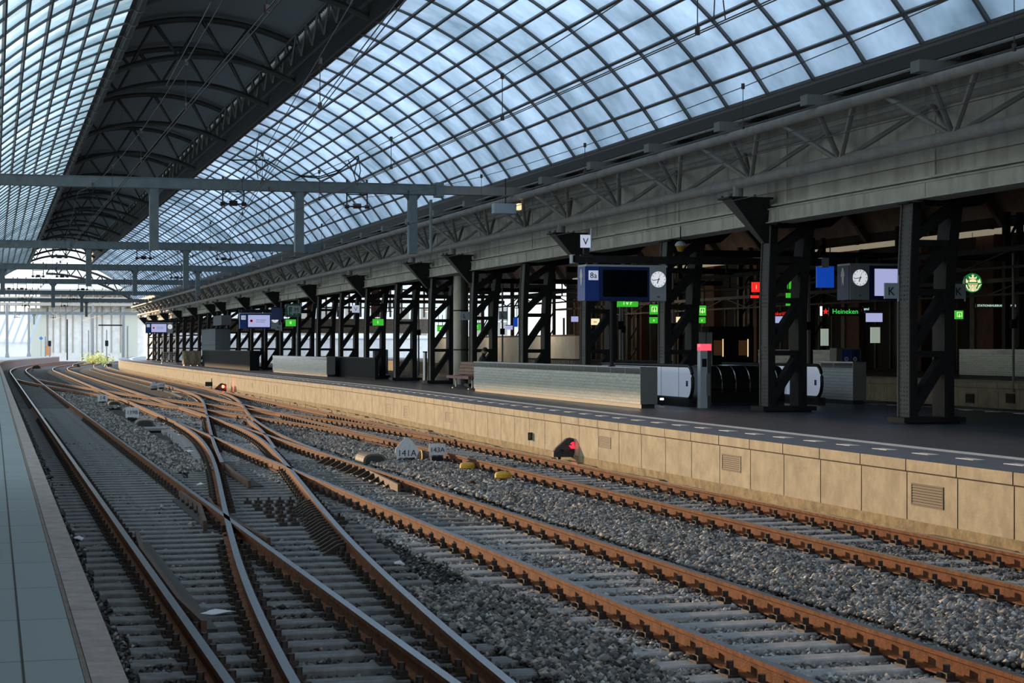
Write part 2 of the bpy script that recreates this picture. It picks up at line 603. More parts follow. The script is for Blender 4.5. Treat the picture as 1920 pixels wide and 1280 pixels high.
# ================================================================== rails
RAILS = {
    'A1': [(1.56, -8), (1.56, 176), (1.7, 192), (2.2, 210), (2.95, 226), (4.4, 246), (6.2, 264), (8.8, 288), (12.2, 322)],
    'A2': [(3.05, -8), (3.05, 176), (3.2, 192), (3.7, 210), (4.45, 226), (5.9, 244), (7.7, 261), (10.3, 284), (13.7, 317)],
    'B1': [(1.58, 1), (1.66, 6), (1.95, 12.3), (2.12, 14.5), (2.29, 17.2), (2.56, 19.9), (2.95, 23.8), (3.55, 29.6), (4.12, 35), (4.7, 41.2), (5.05, 46), (5.33, 51), (5.46, 57)],
    'B2': [(3.05, 1), (3.16, 6), (3.36, 12.0), (3.60, 15.1), (3.99, 20.6), (4.62, 26.6), (5.42, 34.2), (6.12, 41), (6.66, 47.3), (6.88, 52), (6.97, 57)],
    'M1': [(5.42, -8), (5.45, 30), (5.5, 60), (5.65, 80), (5.85, 150), (5.96, 195), (6.5, 212), (7.4, 228), (9.6, 252), (13.6, 290)],
    'M2': [(6.9, -8), (6.93, 30), (6.98, 58), (7.12, 80), (7.33, 150), (7.5, 195), (8.0, 210), (8.9, 226), (11.1, 249), (15, 286)],
    'R1': [(9.5, -8), (9.53, 30), (9.66, 52), (9.8, 72), (10.0, 95), (10.3, 130), (10.55, 175), (11.2, 215), (13, 250), (16, 285)],
    'R2': [(10.97, -8), (11.0, 28), (11.2, 48), (11.42, 65), (11.6, 85), (11.85, 115), (12.08, 150), (12.35, 190), (13.1, 222), (14.8, 252), (17.5, 285)],
    'D1': [(10.4, 117), (10.1, 103), (9.72, 92), (9.2, 84), (8.45, 76), (7.66, 68.6), (6.86, 60.8), (6.08, 53.4), (5.47, 47.5), (4.9, 41.8), (4.42, 36.6)],
    'D2': [(11.75, 104), (11.45, 94), (10.95, 86), (10.2, 78), (9.25, 69.4), (8.4, 61.8), (7.9, 56.5), (7.5, 51.2), (7.2, 45.5), (7.0, 40)],
    'D3': [(7.98, 59.2), (7.45, 53), (7.03, 48.7), (6.6, 45), (6.2, 41.4)],
    'E1': [(1.62, 138), (2.3, 125), (3.1, 114), (4.1, 101.5), (5.0, 91.5), (5.9, 82.5), (6.75, 75), (7.7, 67.5), (8.5, 60.5), (9.1, 54), (9.45, 48), (9.56, 43)],
    'E2': [(3.12, 138), (3.8, 126), (4.6, 115), (5.6, 103), (6.5, 92.5), (7.4, 84), (8.25, 76.5), (9.2, 69.5), (10.05, 62.5), (10.65, 56), (11.0, 50), (11.12, 44)],
}
RAILS = {k_: level(v_, 2.29) for k_, v_ in RAILS.items()}
RLAB = {
    'A1': 'long straight rail nearest the left platform edge',
    'A2': 'right hand rail of the track beside the left platform',
    'B1': 'dark curved rail crossing the left track in the foreground',
    'B2': 'curved rail with silver head and rusty side, left of the middle track',
    'M1': 'left hand rusty rail of the straight middle track',
    'M2': 'right hand rusty rail of the straight middle track',
    'R1': 'left hand rail of the track along the sunlit platform wall',
    'R2': 'rusty rail running closest to the sunlit platform wall',
    'D1': 'steeply curving rail ending in a flared tip left of the dark block grid',
    'D2': 'steeply curving rail swinging from the right track to the middle track',
    'D3': 'short wing rail beside the steeply curving crossover rail',
    'E1': 'lower rail of the long crossover from the left track to the right track',
    'E2': 'upper rail of the long crossover from the left track to the right track',
}


def smooth_path(pts, step=1.2):
    p = np.array(sorted(pts, key=lambda q: q[1]), float)
    ys = np.arange(p[0, 1], p[-1, 1] + 1e-6, step)
    if ys[-1] < p[-1, 1] - 1e-3:
        ys = np.append(ys, p[-1, 1])
    xs = np.interp(ys, p[:, 1], p[:, 0])
    k = 5
    for _ in range(3):
        xp = np.pad(xs, k // 2, mode='reflect', reflect_type='odd') if len(xs) > k else xs
        if len(xs) > k:
            xs = np.convolve(xp, np.ones(k) / k, mode='valid')
    return [(float(a), float(b2)) for a, b2 in zip(xs, ys)]


PROFILE = [(-0.036, 0.0), (0.036, 0.0), (0.036, -0.036), (0.011, -0.05), (0.011, -0.135), (0.072, -0.15), (0.072, -0.165), (-0.072, -0.165), (-0.072, -0.15), (-0.011, -0.135), (-0.011, -0.05), (-0.036, -0.036)]
RPATH = {}


def build_rail(key, pts, label, top='rail_top'):
    path = smooth_path(pts)
    RPATH[key] = path
    mb = MB()
    n = len(PROFILE)
    vs = []
    for i, (x, y) in enumerate(path):
        x0, y0 = path[max(0, i - 1)]
        x1, y1 = path[min(len(path) - 1, i + 1)]
        d = Vector((x1 - x0, y1 - y0)).normalized()
        s = Vector((d.y, -d.x))
        for a, z in PROFILE:
            vs.append((x + s.x * a, y + s.y * a, z))
    side, topf = [], []
    for i in range(len(path) - 1):
        for k in range(n):
            a, b2 = i * n + k, i * n + (k + 1) % n
            (topf if k == 0 else side).append((a, a + n, b2 + n, b2))
    side += [tuple(range(n)), tuple(range((len(path) - 1) * n + n - 1, (len(path) - 1) * n - 1, -1))]
    mb.add(vs, side, 'rust')
    o = len(mb.v)
    mb.f += topf
    mb.m += [mb.mi(top)] * len(topf)
    mb.uv += [None] * len(topf)
    ob = mb.build('rail')
    tag(ob, label, 'rail')
    return ob


for k_, p_ in RAILS.items():
    build_rail(k_, p_, RLAB[k_], 'rail_top')


def rx(key, y):
    p = RPATH[key]
    if y < p[0][1] - 0.01 or y > p[-1][1] + 0.01:
        return None
    return float(np.interp(y, [q[1] for q in p], [q[0] for q in p]))


# check rails (flat flared guards beside crossings) and blocks under them
def guard(pts, label, h=0.13, w=0.05):
    mb = MB()
    for (x0, y0), (x1, y1) in zip(pts[:-1], pts[1:]):
        mb.bar((x0, y0, -0.03 - h / 2), (x1, y1, -0.03 - h / 2), w, h, 'guard_rust')
    mb.box(min(p[0] for p in pts) + .03, max(p[0] for p in pts) + .12, pts[0][1] + .3, pts[-1][1] - .3, -0.2, -0.15, 'oily')
    o = mb.build('check_rail')
    tag(o, label, 'check rail')


guard([(1.72, 15.5), (1.66, 17), (1.66, 21.5), (1.75, 23.4)], 'flat rusty check rail inside the leftmost rail in the foreground')
guard([(2.72, 24.4), (2.93, 27), (2.9, 29.6)], 'short check rail left of the foreground crossing')
guard([(3.22, 22.0), (3.12, 24.0), (3.12, 27.0), (3.2, 28.2)], 'short check rail right of the foreground crossing')
guard([(4.28, 31.5), (4.33, 34.0), (4.45, 36.3)], 'broad flat end piece of the steep crossover rail')
guard([(6.6, 30.0), (6.8, 33.2), (6.9, 34.8)], 'rusty wing rail pointing from the middle crossing')

# dark comb plates beside two rails
def comb(key, y0, y1, step, label, side=-1):
    t = thing('comb_plates', label, 'rail brace', (rx(key, y0), y0, 0))
    y = y0
    while y < y1:
        mb = MB()
        x = rx(key, y)
        lx, ly = x - t.location.x, y - t.location.y
        mb.prism([(lx + side * 0.05, -0.03), (lx + side * 0.14, -0.045), (lx + side * 0.34, -0.165), (lx + side * 0.05, -0.165)], 'y', ly, ly + 0.05, 'fastener')
        mb.build('brace_plate', t)
        y += step


comb('B2', 21.2, 27.4, 0.34, 'row of dark slanted brace plates along the curved silver rail')
comb('M2', 31.0, 38.2, 0.62, 'row of dark slanted brace plates on the middle track right rail')

# ================================================================== sleepers with fasteners
PAIRS = [('A1', 'A2'), ('B1', 'B2'), ('M1', 'M2'), ('R1', 'R2'), ('D1', 'D2'), ('E1', 'E2')]
FAST = MB()
FAST.box(-0.17, 0.17, -0.09, 0.09, -0.17, -0.15, 'fastener')
for sx in (-1, 1):
    FAST.box(sx * 0.11 - 0.035, sx * 0.11 + 0.035, -0.06, 0.06, -0.15, -0.11, 'fastener')
    FAST.tube([(sx * 0.115, 0.0, -0.12), (sx * 0.115, 0.0, -0.055)], 0.03, 'fastener', 6)
    FAST.tube([(sx * 0.16, 0.03, -0.15), (sx * 0.16, 0.03, -0.115)], 0.022, 'fastener', 6)
FAST_ME = None
fast_proto = FAST.build('rail_fastener')
FAST_ME = fast_proto.data
bpy.data.objects.remove(fast_proto)
SLEEP_ME = {}


def sleeper_mesh(L, m_='sleeper'):
    L = round(L * 5) / 5
    if (L, m_) not in SLEEP_ME:
        mb = MB()
        c = 0.012
        w, h = 0.12, 0.14
        mb.prism([(-w, -h), (w, -h), (w, -c), (w - c, 0), (-w + c, 0), (-w, -c)], 'x', -L / 2, L / 2, m_)
        o = mb.build('sleeper')
        SLEEP_ME[(L, m_)] = o.data
        bpy.data.objects.remove(o)
    return SLEEP_ME[(L, m_)]


rows = np.arange(5.4, 205, 0.6)
n_sl = 0
far = MB()
for Y in rows:
    iv = []
    for a, b2 in PAIRS:
        xa, xb = rx(a, Y), rx(b2, Y)
        if xa is None or xb is None:
            continue
        iv.append([min(xa, xb) - 0.5, max(xa, xb) + 0.5])
    iv.sort()
    out = []
    for i in iv:
        if out and i[0] < out[-1][1] + 0.02:
            out[-1][1] = max(out[-1][1], i[1])
        else:
            out.append(list(i))
    for a, b2 in out:
        cx, L = (a + b2) / 2, b2 - a
        if Y > 176:
            cx = cx
        rails_here = []
        for k_ in RPATH:
            x_ = rx(k_, Y)
            if x_ is not None and a < x_ < b2 and all(abs(x_ - q) > 0.2 for q in rails_here):
                rails_here.append(x_)
        jx, jy = random.uniform(-.03, .03), random.uniform(-.015, .015)
        if n_sl < 298:
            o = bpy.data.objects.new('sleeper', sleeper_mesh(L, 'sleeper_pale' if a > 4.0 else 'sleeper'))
            COL.objects.link(o)
            o.location = (cx + jx, Y + jy, -0.17)
            o.rotation_euler = (0, 0, random.uniform(-.012, .012))
            if b2 < 4.0:
                lab, g = 'grey sleeper across the track beside the left platform only', 'sleepers of the left track'
            elif a > 8.3:
                lab, g = 'grey sleeper across the track beside the sunlit platform wall only', 'sleepers of the right track'
            elif a > 4.0 and b2 < 8.3:
                lab, g = 'pale grey sleeper across the straight middle track only', 'sleepers of the middle track'
            elif b2 < 8.3:
                lab, g = 'long grey sleeper carrying more than two rails left of the middle', 'long sleepers of the left turnout'
            else:
                lab, g = 'very long grey sleeper under the crossover rails in the middle distance', 'long sleepers of the far turnouts'
            tag(o, lab, 'sleeper', g)
            n_sl += 1
            if Y < 62:
                for x_ in rails_here:
                    f = bpy.data.objects.new('rail_fastener', FAST_ME)
                    COL.objects.link(f)
                    f.parent = o
                    f.location = (x_ - o.location.x, -jy, 0.17)
        else:
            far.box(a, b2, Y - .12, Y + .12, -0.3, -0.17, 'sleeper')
            for x_ in rails_here:
                far.box(x_ - .16, x_ + .16, Y - .08, Y + .08, -0.17, -0.12, 'fastener')
tag(far.build('sleepers'), 'grey sleepers of all the tracks in the far distance', 'sleeper', kind='stuff')

# ================================================================== ballast stones
def stones(name, label, zones):
    """zones: (x0, x1, y0, y1, density, size, z, tone shift)"""
    P, Rr, T = [], [], []
    for x0, x1, y0, y1, dens, size, z, tone in zones:
        n = int((x1 - x0) * (y1 - y0) * dens)
        x = RNG.uniform(x0, x1, n)
        y = RNG.uniform(y0, y1, n)
        h = 0.03 * np.sin(x * 3.1 + y * 0.7) + 0.02 * np.sin(y * 2.3)
        zz = z + h * 0.5 + RNG.uniform(-0.015, 0.02, n)
        P.append(np.c_[x, y, zz])
        Rr.append(size * RNG.uniform(0.55, 1.25, n))
        T.append(np.clip(RNG.beta(1.6, 2.4, n) + tone, 0, 1))
    P, Rr, T = np.concatenate(P), np.concatenate(Rr), np.concatenate(T)
    n = len(P)
    base = np.array([(1, 0, 0), (-1, 0, 0), (0, 1, 0), (0, -1, 0), (0, 0, 1), (0, 0, -1)], float)
    faces = np.array([(0, 2, 4), (2, 1, 4), (1, 3, 4), (3, 0, 4), (2, 0, 5), (1, 2, 5), (3, 1, 5), (0, 3, 5)])
    V = base[None] + RNG.normal(0, 0.3, (n, 6, 3))
    V[:, :, 2] *= 0.72
    ang = RNG.uniform(0, 6.283, n)
    ca, sa = np.cos(ang)[:, None], np.sin(ang)[:, None]
    X = V[:, :, 0] * ca - V[:, :, 1] * sa
    Yv = V[:, :, 0] * sa + V[:, :, 1] * ca
    V = np.stack([X, Yv, V[:, :, 2]], -1) * Rr[:, None, None] + P[:, None, :]
    F = (faces[None] + (np.arange(n) * 6)[:, None, None]).reshape(-1, 3)
    me = bpy.data.meshes.new(name)
    me.vertices.add(n * 6)
    me.vertices.foreach_set('co', V.reshape(-1))
    me.loops.add(len(F) * 3)
    me.loops.foreach_set('vertex_index', F.reshape(-1))
    me.polygons.add(len(F))
    me.polygons.foreach_set('loop_start', np.arange(len(F)) * 3)
    me.polygons.foreach_set('loop_total', np.full(len(F), 3))
    a = me.attributes.new('tone', 'FLOAT', 'FACE')
    a.data.foreach_set('value', np.repeat(T, 8))
    me.materials.append(MATS['stone'])
    me.update(calc_edges=True)
    o = bpy.data.objects.new(name, me)
    COL.objects.link(o)
    tag(o, label, 'ballast', kind='stuff')


Zn = []
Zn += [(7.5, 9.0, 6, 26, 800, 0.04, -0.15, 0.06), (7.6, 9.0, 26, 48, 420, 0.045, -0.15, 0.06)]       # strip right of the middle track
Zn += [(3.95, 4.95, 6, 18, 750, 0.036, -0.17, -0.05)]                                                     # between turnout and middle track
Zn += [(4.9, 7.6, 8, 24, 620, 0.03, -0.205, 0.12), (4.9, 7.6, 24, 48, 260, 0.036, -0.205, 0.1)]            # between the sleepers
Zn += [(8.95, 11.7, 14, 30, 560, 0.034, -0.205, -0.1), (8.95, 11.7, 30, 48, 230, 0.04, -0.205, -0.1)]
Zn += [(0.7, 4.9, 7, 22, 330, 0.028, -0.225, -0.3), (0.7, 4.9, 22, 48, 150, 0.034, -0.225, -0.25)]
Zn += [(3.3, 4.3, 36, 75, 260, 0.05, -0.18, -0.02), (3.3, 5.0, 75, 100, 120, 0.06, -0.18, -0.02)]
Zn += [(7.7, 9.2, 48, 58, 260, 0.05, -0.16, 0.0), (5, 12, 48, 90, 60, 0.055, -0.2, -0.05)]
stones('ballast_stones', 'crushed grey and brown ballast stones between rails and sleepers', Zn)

# ================================================================== left platform
LEDGE = [(0.577, -10), (0.577, 178), (0.75, 194), (1.2, 212), (1.9, 228), (3.4, 249), (5.2, 267), (7.8, 291), (11.0, 322)]

LEDGE = level(LEDGE, 1.49)


def strip(mb, poly, off0, off1, z, mat_, y0=None, y1=None, z2=None):
    ps = [p for p in poly]
    vs, fs, uvs = [], [], []
    s = 0
    acc = []
    for i, (x, y) in enumerate(ps):
        if i:
            s += math.dist(ps[i - 1], ps[i])
        acc.append(s)
        vs += [(x + off0, y, z), (x + off1, y, z if z2 is None else z2)]
    for i in range(len(ps) - 1):
        fs.append((2 * i, 2 * i + 1, 2 * i + 3, 2 * i + 2))
        a, b2 = acc[i], acc[i + 1]
        if z2 is None:
            uvs.append([(a, off0), (a, off1), (b2, off1), (b2, off0)])
        else:
            uvs.append([(a, z), (a, z2), (b2, z2), (b2, z)])
    mb.add(vs, fs, mat_, uvs)


mb = MB()
strip(mb, LEDGE, -8.0, -0.18, 0.8, 'slab_grid')
strip(mb, LEDGE, -0.02, -0.02, 0.76, 'coping_nosing', z2=-0.5)
struct(mb.build('platform_left'))
mb = MB()
for off in (-0.44, -0.88, -1.6):
    strip(mb, LEDGE, off - 0.006, off + 0.006, 0.803, 'joint')
struct(mb.build('trim_1'))
mb = MB()
y = -4.0
while y < 120:
    L = 1.32
    mb.box(0.577 - 0.155, 0.577, y + 0.004, y + L - 0.004, 0.62, 0.806, 'coping_stone')
    mb.box(0.577 - 0.182, 0.577 - 0.158, y + 0.002, y + L - 0.002, 0.62, 0.803, 'coping_nosing')
    y += L
for (x0, y0), (x1, y1) in zip(LEDGE[:-1], LEDGE[1:]):
    if y1 > 120:
        mb.bar((x0 - 0.09, max(y0, 120), 0.74), (x1 - 0.09, y1, 0.74), 0.18, 0.13, 'coping_stone')
struct(mb.build('trim_2'))

# ================================================================== right platform
REDGE = [(11.7, -10), (11.74, 14), (11.8, 24), (12.0, 36), (12.3, 48), (12.72, 58), (13.0, 68), (13.05, 110), (13.4, 150), (13.9, 190), (14.6, 222), (16.6, 255), (19.5, 288), (23, 320)]
REDGE = level(REDGE, 1.49)
RFAR = 23.3
mb = MB()
strip(mb, REDGE, 0.35, 11.5, 0.8, 'platform_dark')
struct(mb.build('platform_right'))
mb = MB()
strip(mb, REDGE, 0.0, 0.36, 0.803, 'platform_edge_blue')
strip(mb, REDGE, 0.36, 1.27, 0.803, 'platform_edge_blue')
struct(mb.build('trim_3'))
mb = MB()
strip(mb, REDGE, 1.27, 1.55, 0.806, 'white_line')
strip(mb, [(22.9, -10), (22.9, 180)], -0.7, -0.5, 0.806, 'white_line')
s = 8.0
while s < 120:
    x = lerp_poly(REDGE, s)
    mb.box(x + 0.68, x + 0.86, s, s + 0.45, 0.8, 0.808, 'white_line')
    mb.box(22.0, 22.14, s, s + 0.42, 0.8, 0.806, 'white_line')
    s += 1.2
struct(mb.build('trim_4'))
# wall panels facing the tracks
mb = MB()
y = -6.0
PW = 1.32
while y < 300:
    x0, x1 = lerp_poly(REDGE, y), lerp_poly(REDGE, y + PW)
    g = 0.012
    ax = x0 + (x1 - x0) * g / PW
    bx = x0 + (x1 - x0) * (PW - g) / PW
    def quad(xa, ya, xb, yb, z0, z1, m_, off):
        mb.add([(xa + off, ya, z0), (xa + off, ya, z1), (xb + off, yb, z1), (xb + off, yb, z0)], [(0, 1, 2, 3)], m_)
    quad(ax, y + g, bx, y + PW - g, 0.0, 0.63, 'wall_concrete', 0.0)
    quad(ax, y + g, bx, y + PW - g, 0.65, 0.8, 'wall_concrete', -0.02)
    mb.add([(ax - 0.02, y + g, 0.65), (bx - 0.02, y + PW - g, 0.65), (bx + 0.05, y + PW - g, 0.65), (ax + 0.05, y + g, 0.65)], [(0, 1, 2, 3)], 'joint')
    mb.add([(ax - 0.02, y + g, 0.8), (bx - 0.02, y + PW - g, 0.8), (bx + 0.02, y + PW - g, 0.803), (ax + 0.02, y + g, 0.803)], [(0, 1, 2, 3)], 'platform_edge_blue')
    quad(x0, y, x1, y + PW, -0.45, 0.8, 'joint', 0.04)
    quad(x0, y, x1, y + PW, -0.32, 0.0, 'wall_foot', -0.01)
    mb.add([(x0 - 0.01, y, 0.0), (x1 - 0.01, y + PW, 0.0), (x1 + 0.04, y + PW, 0.0), (x0 + 0.04, y, 0.0)], [(0, 1, 2, 3)], 'wall_foot')
    y += PW
struct(mb.build('wall_right'))
mb = MB()
for y in np.arange(4, 150, 1.0):
    x = lerp_poly(REDGE, y)
    mb.box(x - 0.1 - random.random() * .04, x + 0.02, y, y + 1.0, -0.3, -0.17 + random.random() * 0.05, 'wall_foot')
struct(mb.build('trim_5'))
# vent grilles: px position of each in the photograph turned into a place on the wall
VENTS = [(1739, 930, 0.8, 0.25), (1372, 868, 0.76, 0.23), (1134, 829, 0.74, 0.19), (842, 782, 0.78, 0.23), (763, 772, 0.76, 0.33), (728, 767, 0.7, 0.32),
         (517, 730, 0.7, 0.32), (501, 728, 0.7, 0.32), (472, 722, 0.5, 0.2), (385, 709, 0.6, 0.22), (362, 706, 0.6, 0.22), (343, 702, 0.6, 0.22)]
VL = ['largest slatted vent grille in the platform wall, nearest the camera', 'slatted vent grille in the wall, second from the camera',
      'slatted vent grille in the wall just right of the red dwarf signal', 'slatted vent grille in the wall below the long tiled parapet',
      'right one of the close pair of vents in the middle of the wall', 'left one of the close pair of vents in the middle of the wall',
      'right one of two tall narrow vents below the far tiled parapet', 'left one of two tall narrow vents below the far tiled parapet',
      'small dark vent just left of the two tall narrow vents', 'small dark vent closest left of the far red signal',
      'small dark vent second to the left of the far signal', 'small dark vent third to the left of the far signal']
for (px, py, w, h), lab in zip(VENTS, VL):
    X = 12.2
    for _ in range(6):
        p = at_x(px, py, X)
        X = lerp_poly(REDGE, p.y)
    t = thing('vent_grille', lab, 'vent', (X, p.y, p.z))
    f = MB()
    f.box(-0.012, 0.03, -w / 2 - .02, -w / 2, -h / 2, h / 2, 'vent_metal')
    f.box(-0.012, 0.03, w / 2, w / 2 + .02, -h / 2, h / 2, 'vent_metal')
    f.box(-0.012, 0.03, -w / 2 - .02, w / 2 + .02, h / 2, h / 2 + .02, 'vent_metal')
    f.box(-0.012, 0.03, -w / 2 - .02, w / 2 + .02, -h / 2 - .02, -h / 2, 'vent_metal')
    f.build('frame', t)
    f = MB()
    f.box(-0.004, 0.03, -w / 2, w / 2, -h / 2, h / 2, 'joint')
    ns = 7
    for k in range(ns):
        z = -h / 2 + (k + 0.5) * h / ns
        f.prism([(-0.01, z - h / ns * 0.42), (-0.004, z + h / ns * 0.3), (-0.004, z - h / ns * 0.42)], 'y', -w / 2, w / 2, 'vent_metal')
    f.build('slats', t)

# ================================================================== roof
XC, ZC, RR, A0, DA = 7.10, 1.6024, 10.5738, 1.2497, 0.064493
BAY = 2.21
Y0R, NB = -8.84, 101
Y1R = Y0R + NB * BAY            # 214.4
A_SP = A0 - 10 * DA
EX, EZ = RR * math.cos(A0), RR * math.sin(A0)      # half width of the dark band, rise


def arc_pt(a, r=RR, side=1):
    return (XC + side * r * math.cos(a), ZC + r * math.sin(a))


for side, nm in ((1, 'right'), (-1, 'left')):
    root = bpy.data.objects.new('roof_' + nm, None)
    COL.objects.link(root)
    struct(root, 'frosted glass vault with ribs and purlins, %s half of the roof' % nm)
    mb = MB()
    for i in range(NB):
        ya, yb = Y0R + i * BAY, Y0R + (i + 1) * BAY
        for k in range(10):
            xa, za = arc_pt(A0 - k * DA, side=side)
            xb, zb = arc_pt(A0 - (k + 1) * DA, side=side)
            mb.add([(xa, ya, za), (xb, ya, zb), (xb, yb, zb), (xa, yb, za)], [(0, 1, 2, 3)], 'frosted_glass')
    mb.build('glazing', root)
    for k in range(11):
        mb = MB()
        a = A0 - k * DA
        w = 0.035
        xa, za = arc_pt(a, RR - 0.11, side)
        xb, zb = arc_pt(a, RR + 0.03, side)
        if k == 10:
            xa, za = arc_pt(a, RR - 0.07, side)
        mb.bar((((xa + xb) / 2), Y0R, (za + zb) / 2), (((xa + xb) / 2), Y1R, (za + zb) / 2), 0.06, 0.1, 'purlin',
               up=(side * math.cos(a), 0, math.sin(a)))
        mb.build('purlin', root)
    back = MB()
    for i in range(NB + 1):
        yy = Y0R + i * BAY
        mb = MB() if i >= 3 else back
        n = 20
        vs = []
        for j in range(n + 1):
            a = A0 - (A0 - A_SP) * j / n
            for dy in (-0.045, -0.03, 0.03, 0.045):
                for r in (RR - 0.06, RR + 0.01):
                    x, z = arc_pt(a, r, side)
                    vs.append((x, yy + dy, z))
        fs = []
        for j in range(n):
            for q in (0, 4):
                o = j * 8 + q
                fs += [(o, o + 2, o + 10, o + 8), (o + 1, o + 9, o + 11, o + 3), (o, o + 8, o + 9, o + 1), (o + 2, o + 3, o + 11, o + 10)]
        mb.add(vs, fs, 'roof_rib')
        # unseen fin added outside the glass to darken the panes near each rib
        vs = []
        for j in range(n + 1):
            a = A0 - (A0 - A_SP) * j / n
            for r in (RR + 0.02, RR + 0.36):
                x, z = arc_pt(a, r, side)
                vs.append((x, yy + 0.0, z))
        mb.add(vs, [(2 * j, 2 * j + 1, 2 * j + 3, 2 * j + 2) for j in range(n)], 'roof_rib')
        if i >= 3:
            mb.build('rib', root)
    o = back.build('ribs', root)
    o['kind'] = 'stuff'

# the dark raised band along the crown
root = bpy.data.objects.new('ceiling', None)
COL.objects.link(root)
struct(root, 'dark raised roof band with corrugated deck and arched trusses')
BL, BR, BZ = XC - EX, XC + EX, ZC + EZ


def chord(t, z_end, z_top):
    """t from -1 to 1 across the band"""
    return (XC + t * EX, z_end + (z_top - z_end) * (1 - t * t))


mb = MB()
n = 30
for i in range(n):
    xa, za = chord(-1 + 2 * i / n, 13.35, 14.15)
    xb, zb = chord(-1 + 2 * (i + 1) / n, 13.35, 14.15)
    mb.add([(xa, Y0R, za), (xb, Y0R, zb), (xb, Y1R, zb), (xa, Y1R, za)], [(0, 1, 2, 3)], 'deck')
for j in range(int((Y1R - Y0R) / 0.35)):
    yy = Y0R + j * 0.35
    for i in range(0, n, 3):
        xa, za = chord(-1 + 2 * i / n, 13.35, 14.15)
        xb, zb = chord(-1 + 2 * (i + 3) / n, 13.35, 14.15)
        mb.add([(xa, yy, za - .002), (xb, yy, zb - .002), (xb, yy + .17, zb - .07), (xa, yy + .17, za - .07)], [(0, 3, 2, 1)], 'deck')
mb.build('corrugated_deck', root)
mb = MB()
mb.box(BR - 0.05, BR + 0.22, Y0R, Y1R, BZ - 0.06, BZ + 0.5, 'fascia')
mb.box(BR + 0.1, BR + 0.16, Y0R, Y1R, BZ + 0.5, 13.5, 'fascia')
mb.box(BR - 0.1, BR + 0.02, Y0R, Y1R, BZ + 0.5, BZ + 0.62, 'truss_dark')
mb.build('box_girder', root)
mb = MB()
mb.box(BL - 0.16, BL - 0.02, Y0R, Y1R, BZ - 0.06, 13.5, 'fascia')
mb.tube([(BL + 0.12, Y0R, BZ), (BL + 0.12, Y1R, BZ)], 0.13, 'truss_dark', 10)
for j in range(NB):
    mb.tube([(BL + 0.12, Y0R + j * BAY, BZ), (BL + 0.12, Y0R + j * BAY + 0.12, BZ)], 0.155, 'truss', 10)
    mb.box(BL - 0.04, BL + 0.02, Y0R + j * BAY - .05, Y0R + j * BAY + .05, BZ - .1, BZ + .4, 'truss')
mb.build('edge_tube', root)
mb = MB()
for j in range(NB - 1):
    ya = Y0R + j * BAY
    for sx in (-1, 1):
        X = XC + sx * (EX - 0.25)
        mb.tube([(X, ya, 12.3 if sx > 0 else 11.9), (X, ya + BAY / 2, 13.2)], 0.045, 'truss', 5)
        mb.tube([(X, ya + BAY / 2, 13.2), (X, ya + BAY, 12.3 if sx > 0 else 11.9)], 0.045, 'truss', 5)
for sx in (-1, 1):
    mb.tube([(XC + sx * (EX - .25), Y0R, 13.2), (XC + sx * (EX - .25), Y1R, 13.2)], 0.06, 'truss_dark', 6)
mb.build('side_lattice', root)
tr_me = None
for k in (-7, -5, -3, -1, 1, 3, 5, 6, 8, 10, 12, 14, 16, 17, 19, 21, 23, 25, 27):
    yy = 31.5 + 3 * BAY * k
    if tr_me is None:
        mb = MB()
        nn = 24
        low = [chord(-1 + 2 * i / nn, 11.75, 12.55) for i in range(nn + 1)]
        top = [chord(-1 + 2 * i / nn, 13.1, 13.85) for i in range(nn + 1)]
        for dy in (-0.22, 0.22):
            mb.tube([(x, dy, z) for x, z in top], 0.075, 'truss_dark', 8)
        mb.tube([(x, 0, z) for x, z in low], 0.11, 'truss_dark', 8)
        m_ = 4
        for i in range(m_):
            xl, zl = chord(-1 + 2 * (i + .5) / m_, 11.75, 12.55)
            for dx in (0, 1):
                xt, zt = chord(-1 + 2 * (i + dx) / m_, 13.1, 13.85)
                for dy in (-0.22, 0.22):
                    mb.tube([(xl, 0, zl), (xt, dy, zt)], 0.05, 'truss_dark', 6)
        o = mb.build('arched_truss', root, (0, yy, 0))
        tr_me = o.data
    else:
        o = bpy.data.objects.new('arched_truss', tr_me)
        COL.objects.link(o)
        o.parent = root
        o.location = (0, yy, 0)

# eaves and outer decks
mb = MB()
mb.box(15.72, 16.25, Y0R, Y1R, 7.28, 7.52, 'fascia')
mb.box(15.74, 15.8, Y0R, Y1R, 7.5, 7.66, 'purlin')
mb.box(15.9, 19.2, Y0R, Y1R, 7.45, 7.6, 'fascia')
mb.tube([(15.62, Y0R, 7.2), (15.62, Y1R, 7.2)], 0.03, 'truss', 6)
struct(mb.build('trim_6'))
mb = MB()
XL = 2 * XC - 15.8
mb.box(XL - 0.5, XL + 0.06, Y0R, Y1R, 7.28, 7.55, 'fascia')
mb.box(XL - 3.4, XL - .1, Y0R, Y1R, 7.45, 7.6, 'fascia')
mb.box(-2.85, -2.75, Y0R, Y1R, 5.25, 7.5, 'girder')  # unseen left girder, added; its lower edge cuts off the top of the sunbeam
struct(mb.build('trim_7'))
mb = MB()
mb.box(-3.0, -2.8, -35, 20, -0.5, 5.4, 'stone_dark')  # unseen wall, added to block sky light from the rear left
mb.box(-3.0, -2.75, 20, 190, 0.8, 1.68, 'tile_white')  # unseen low wall, added to shade the left platform and its track
struct(mb.build('wall_left_shade'))
mb = MB()
mb.box(17.3, 48, -36, -35.4, -0.5, 14.5, 'brick_dark')  # unseen end wall, added to keep rear sky light off the columns
struct(mb.build('wall_back_shade'))

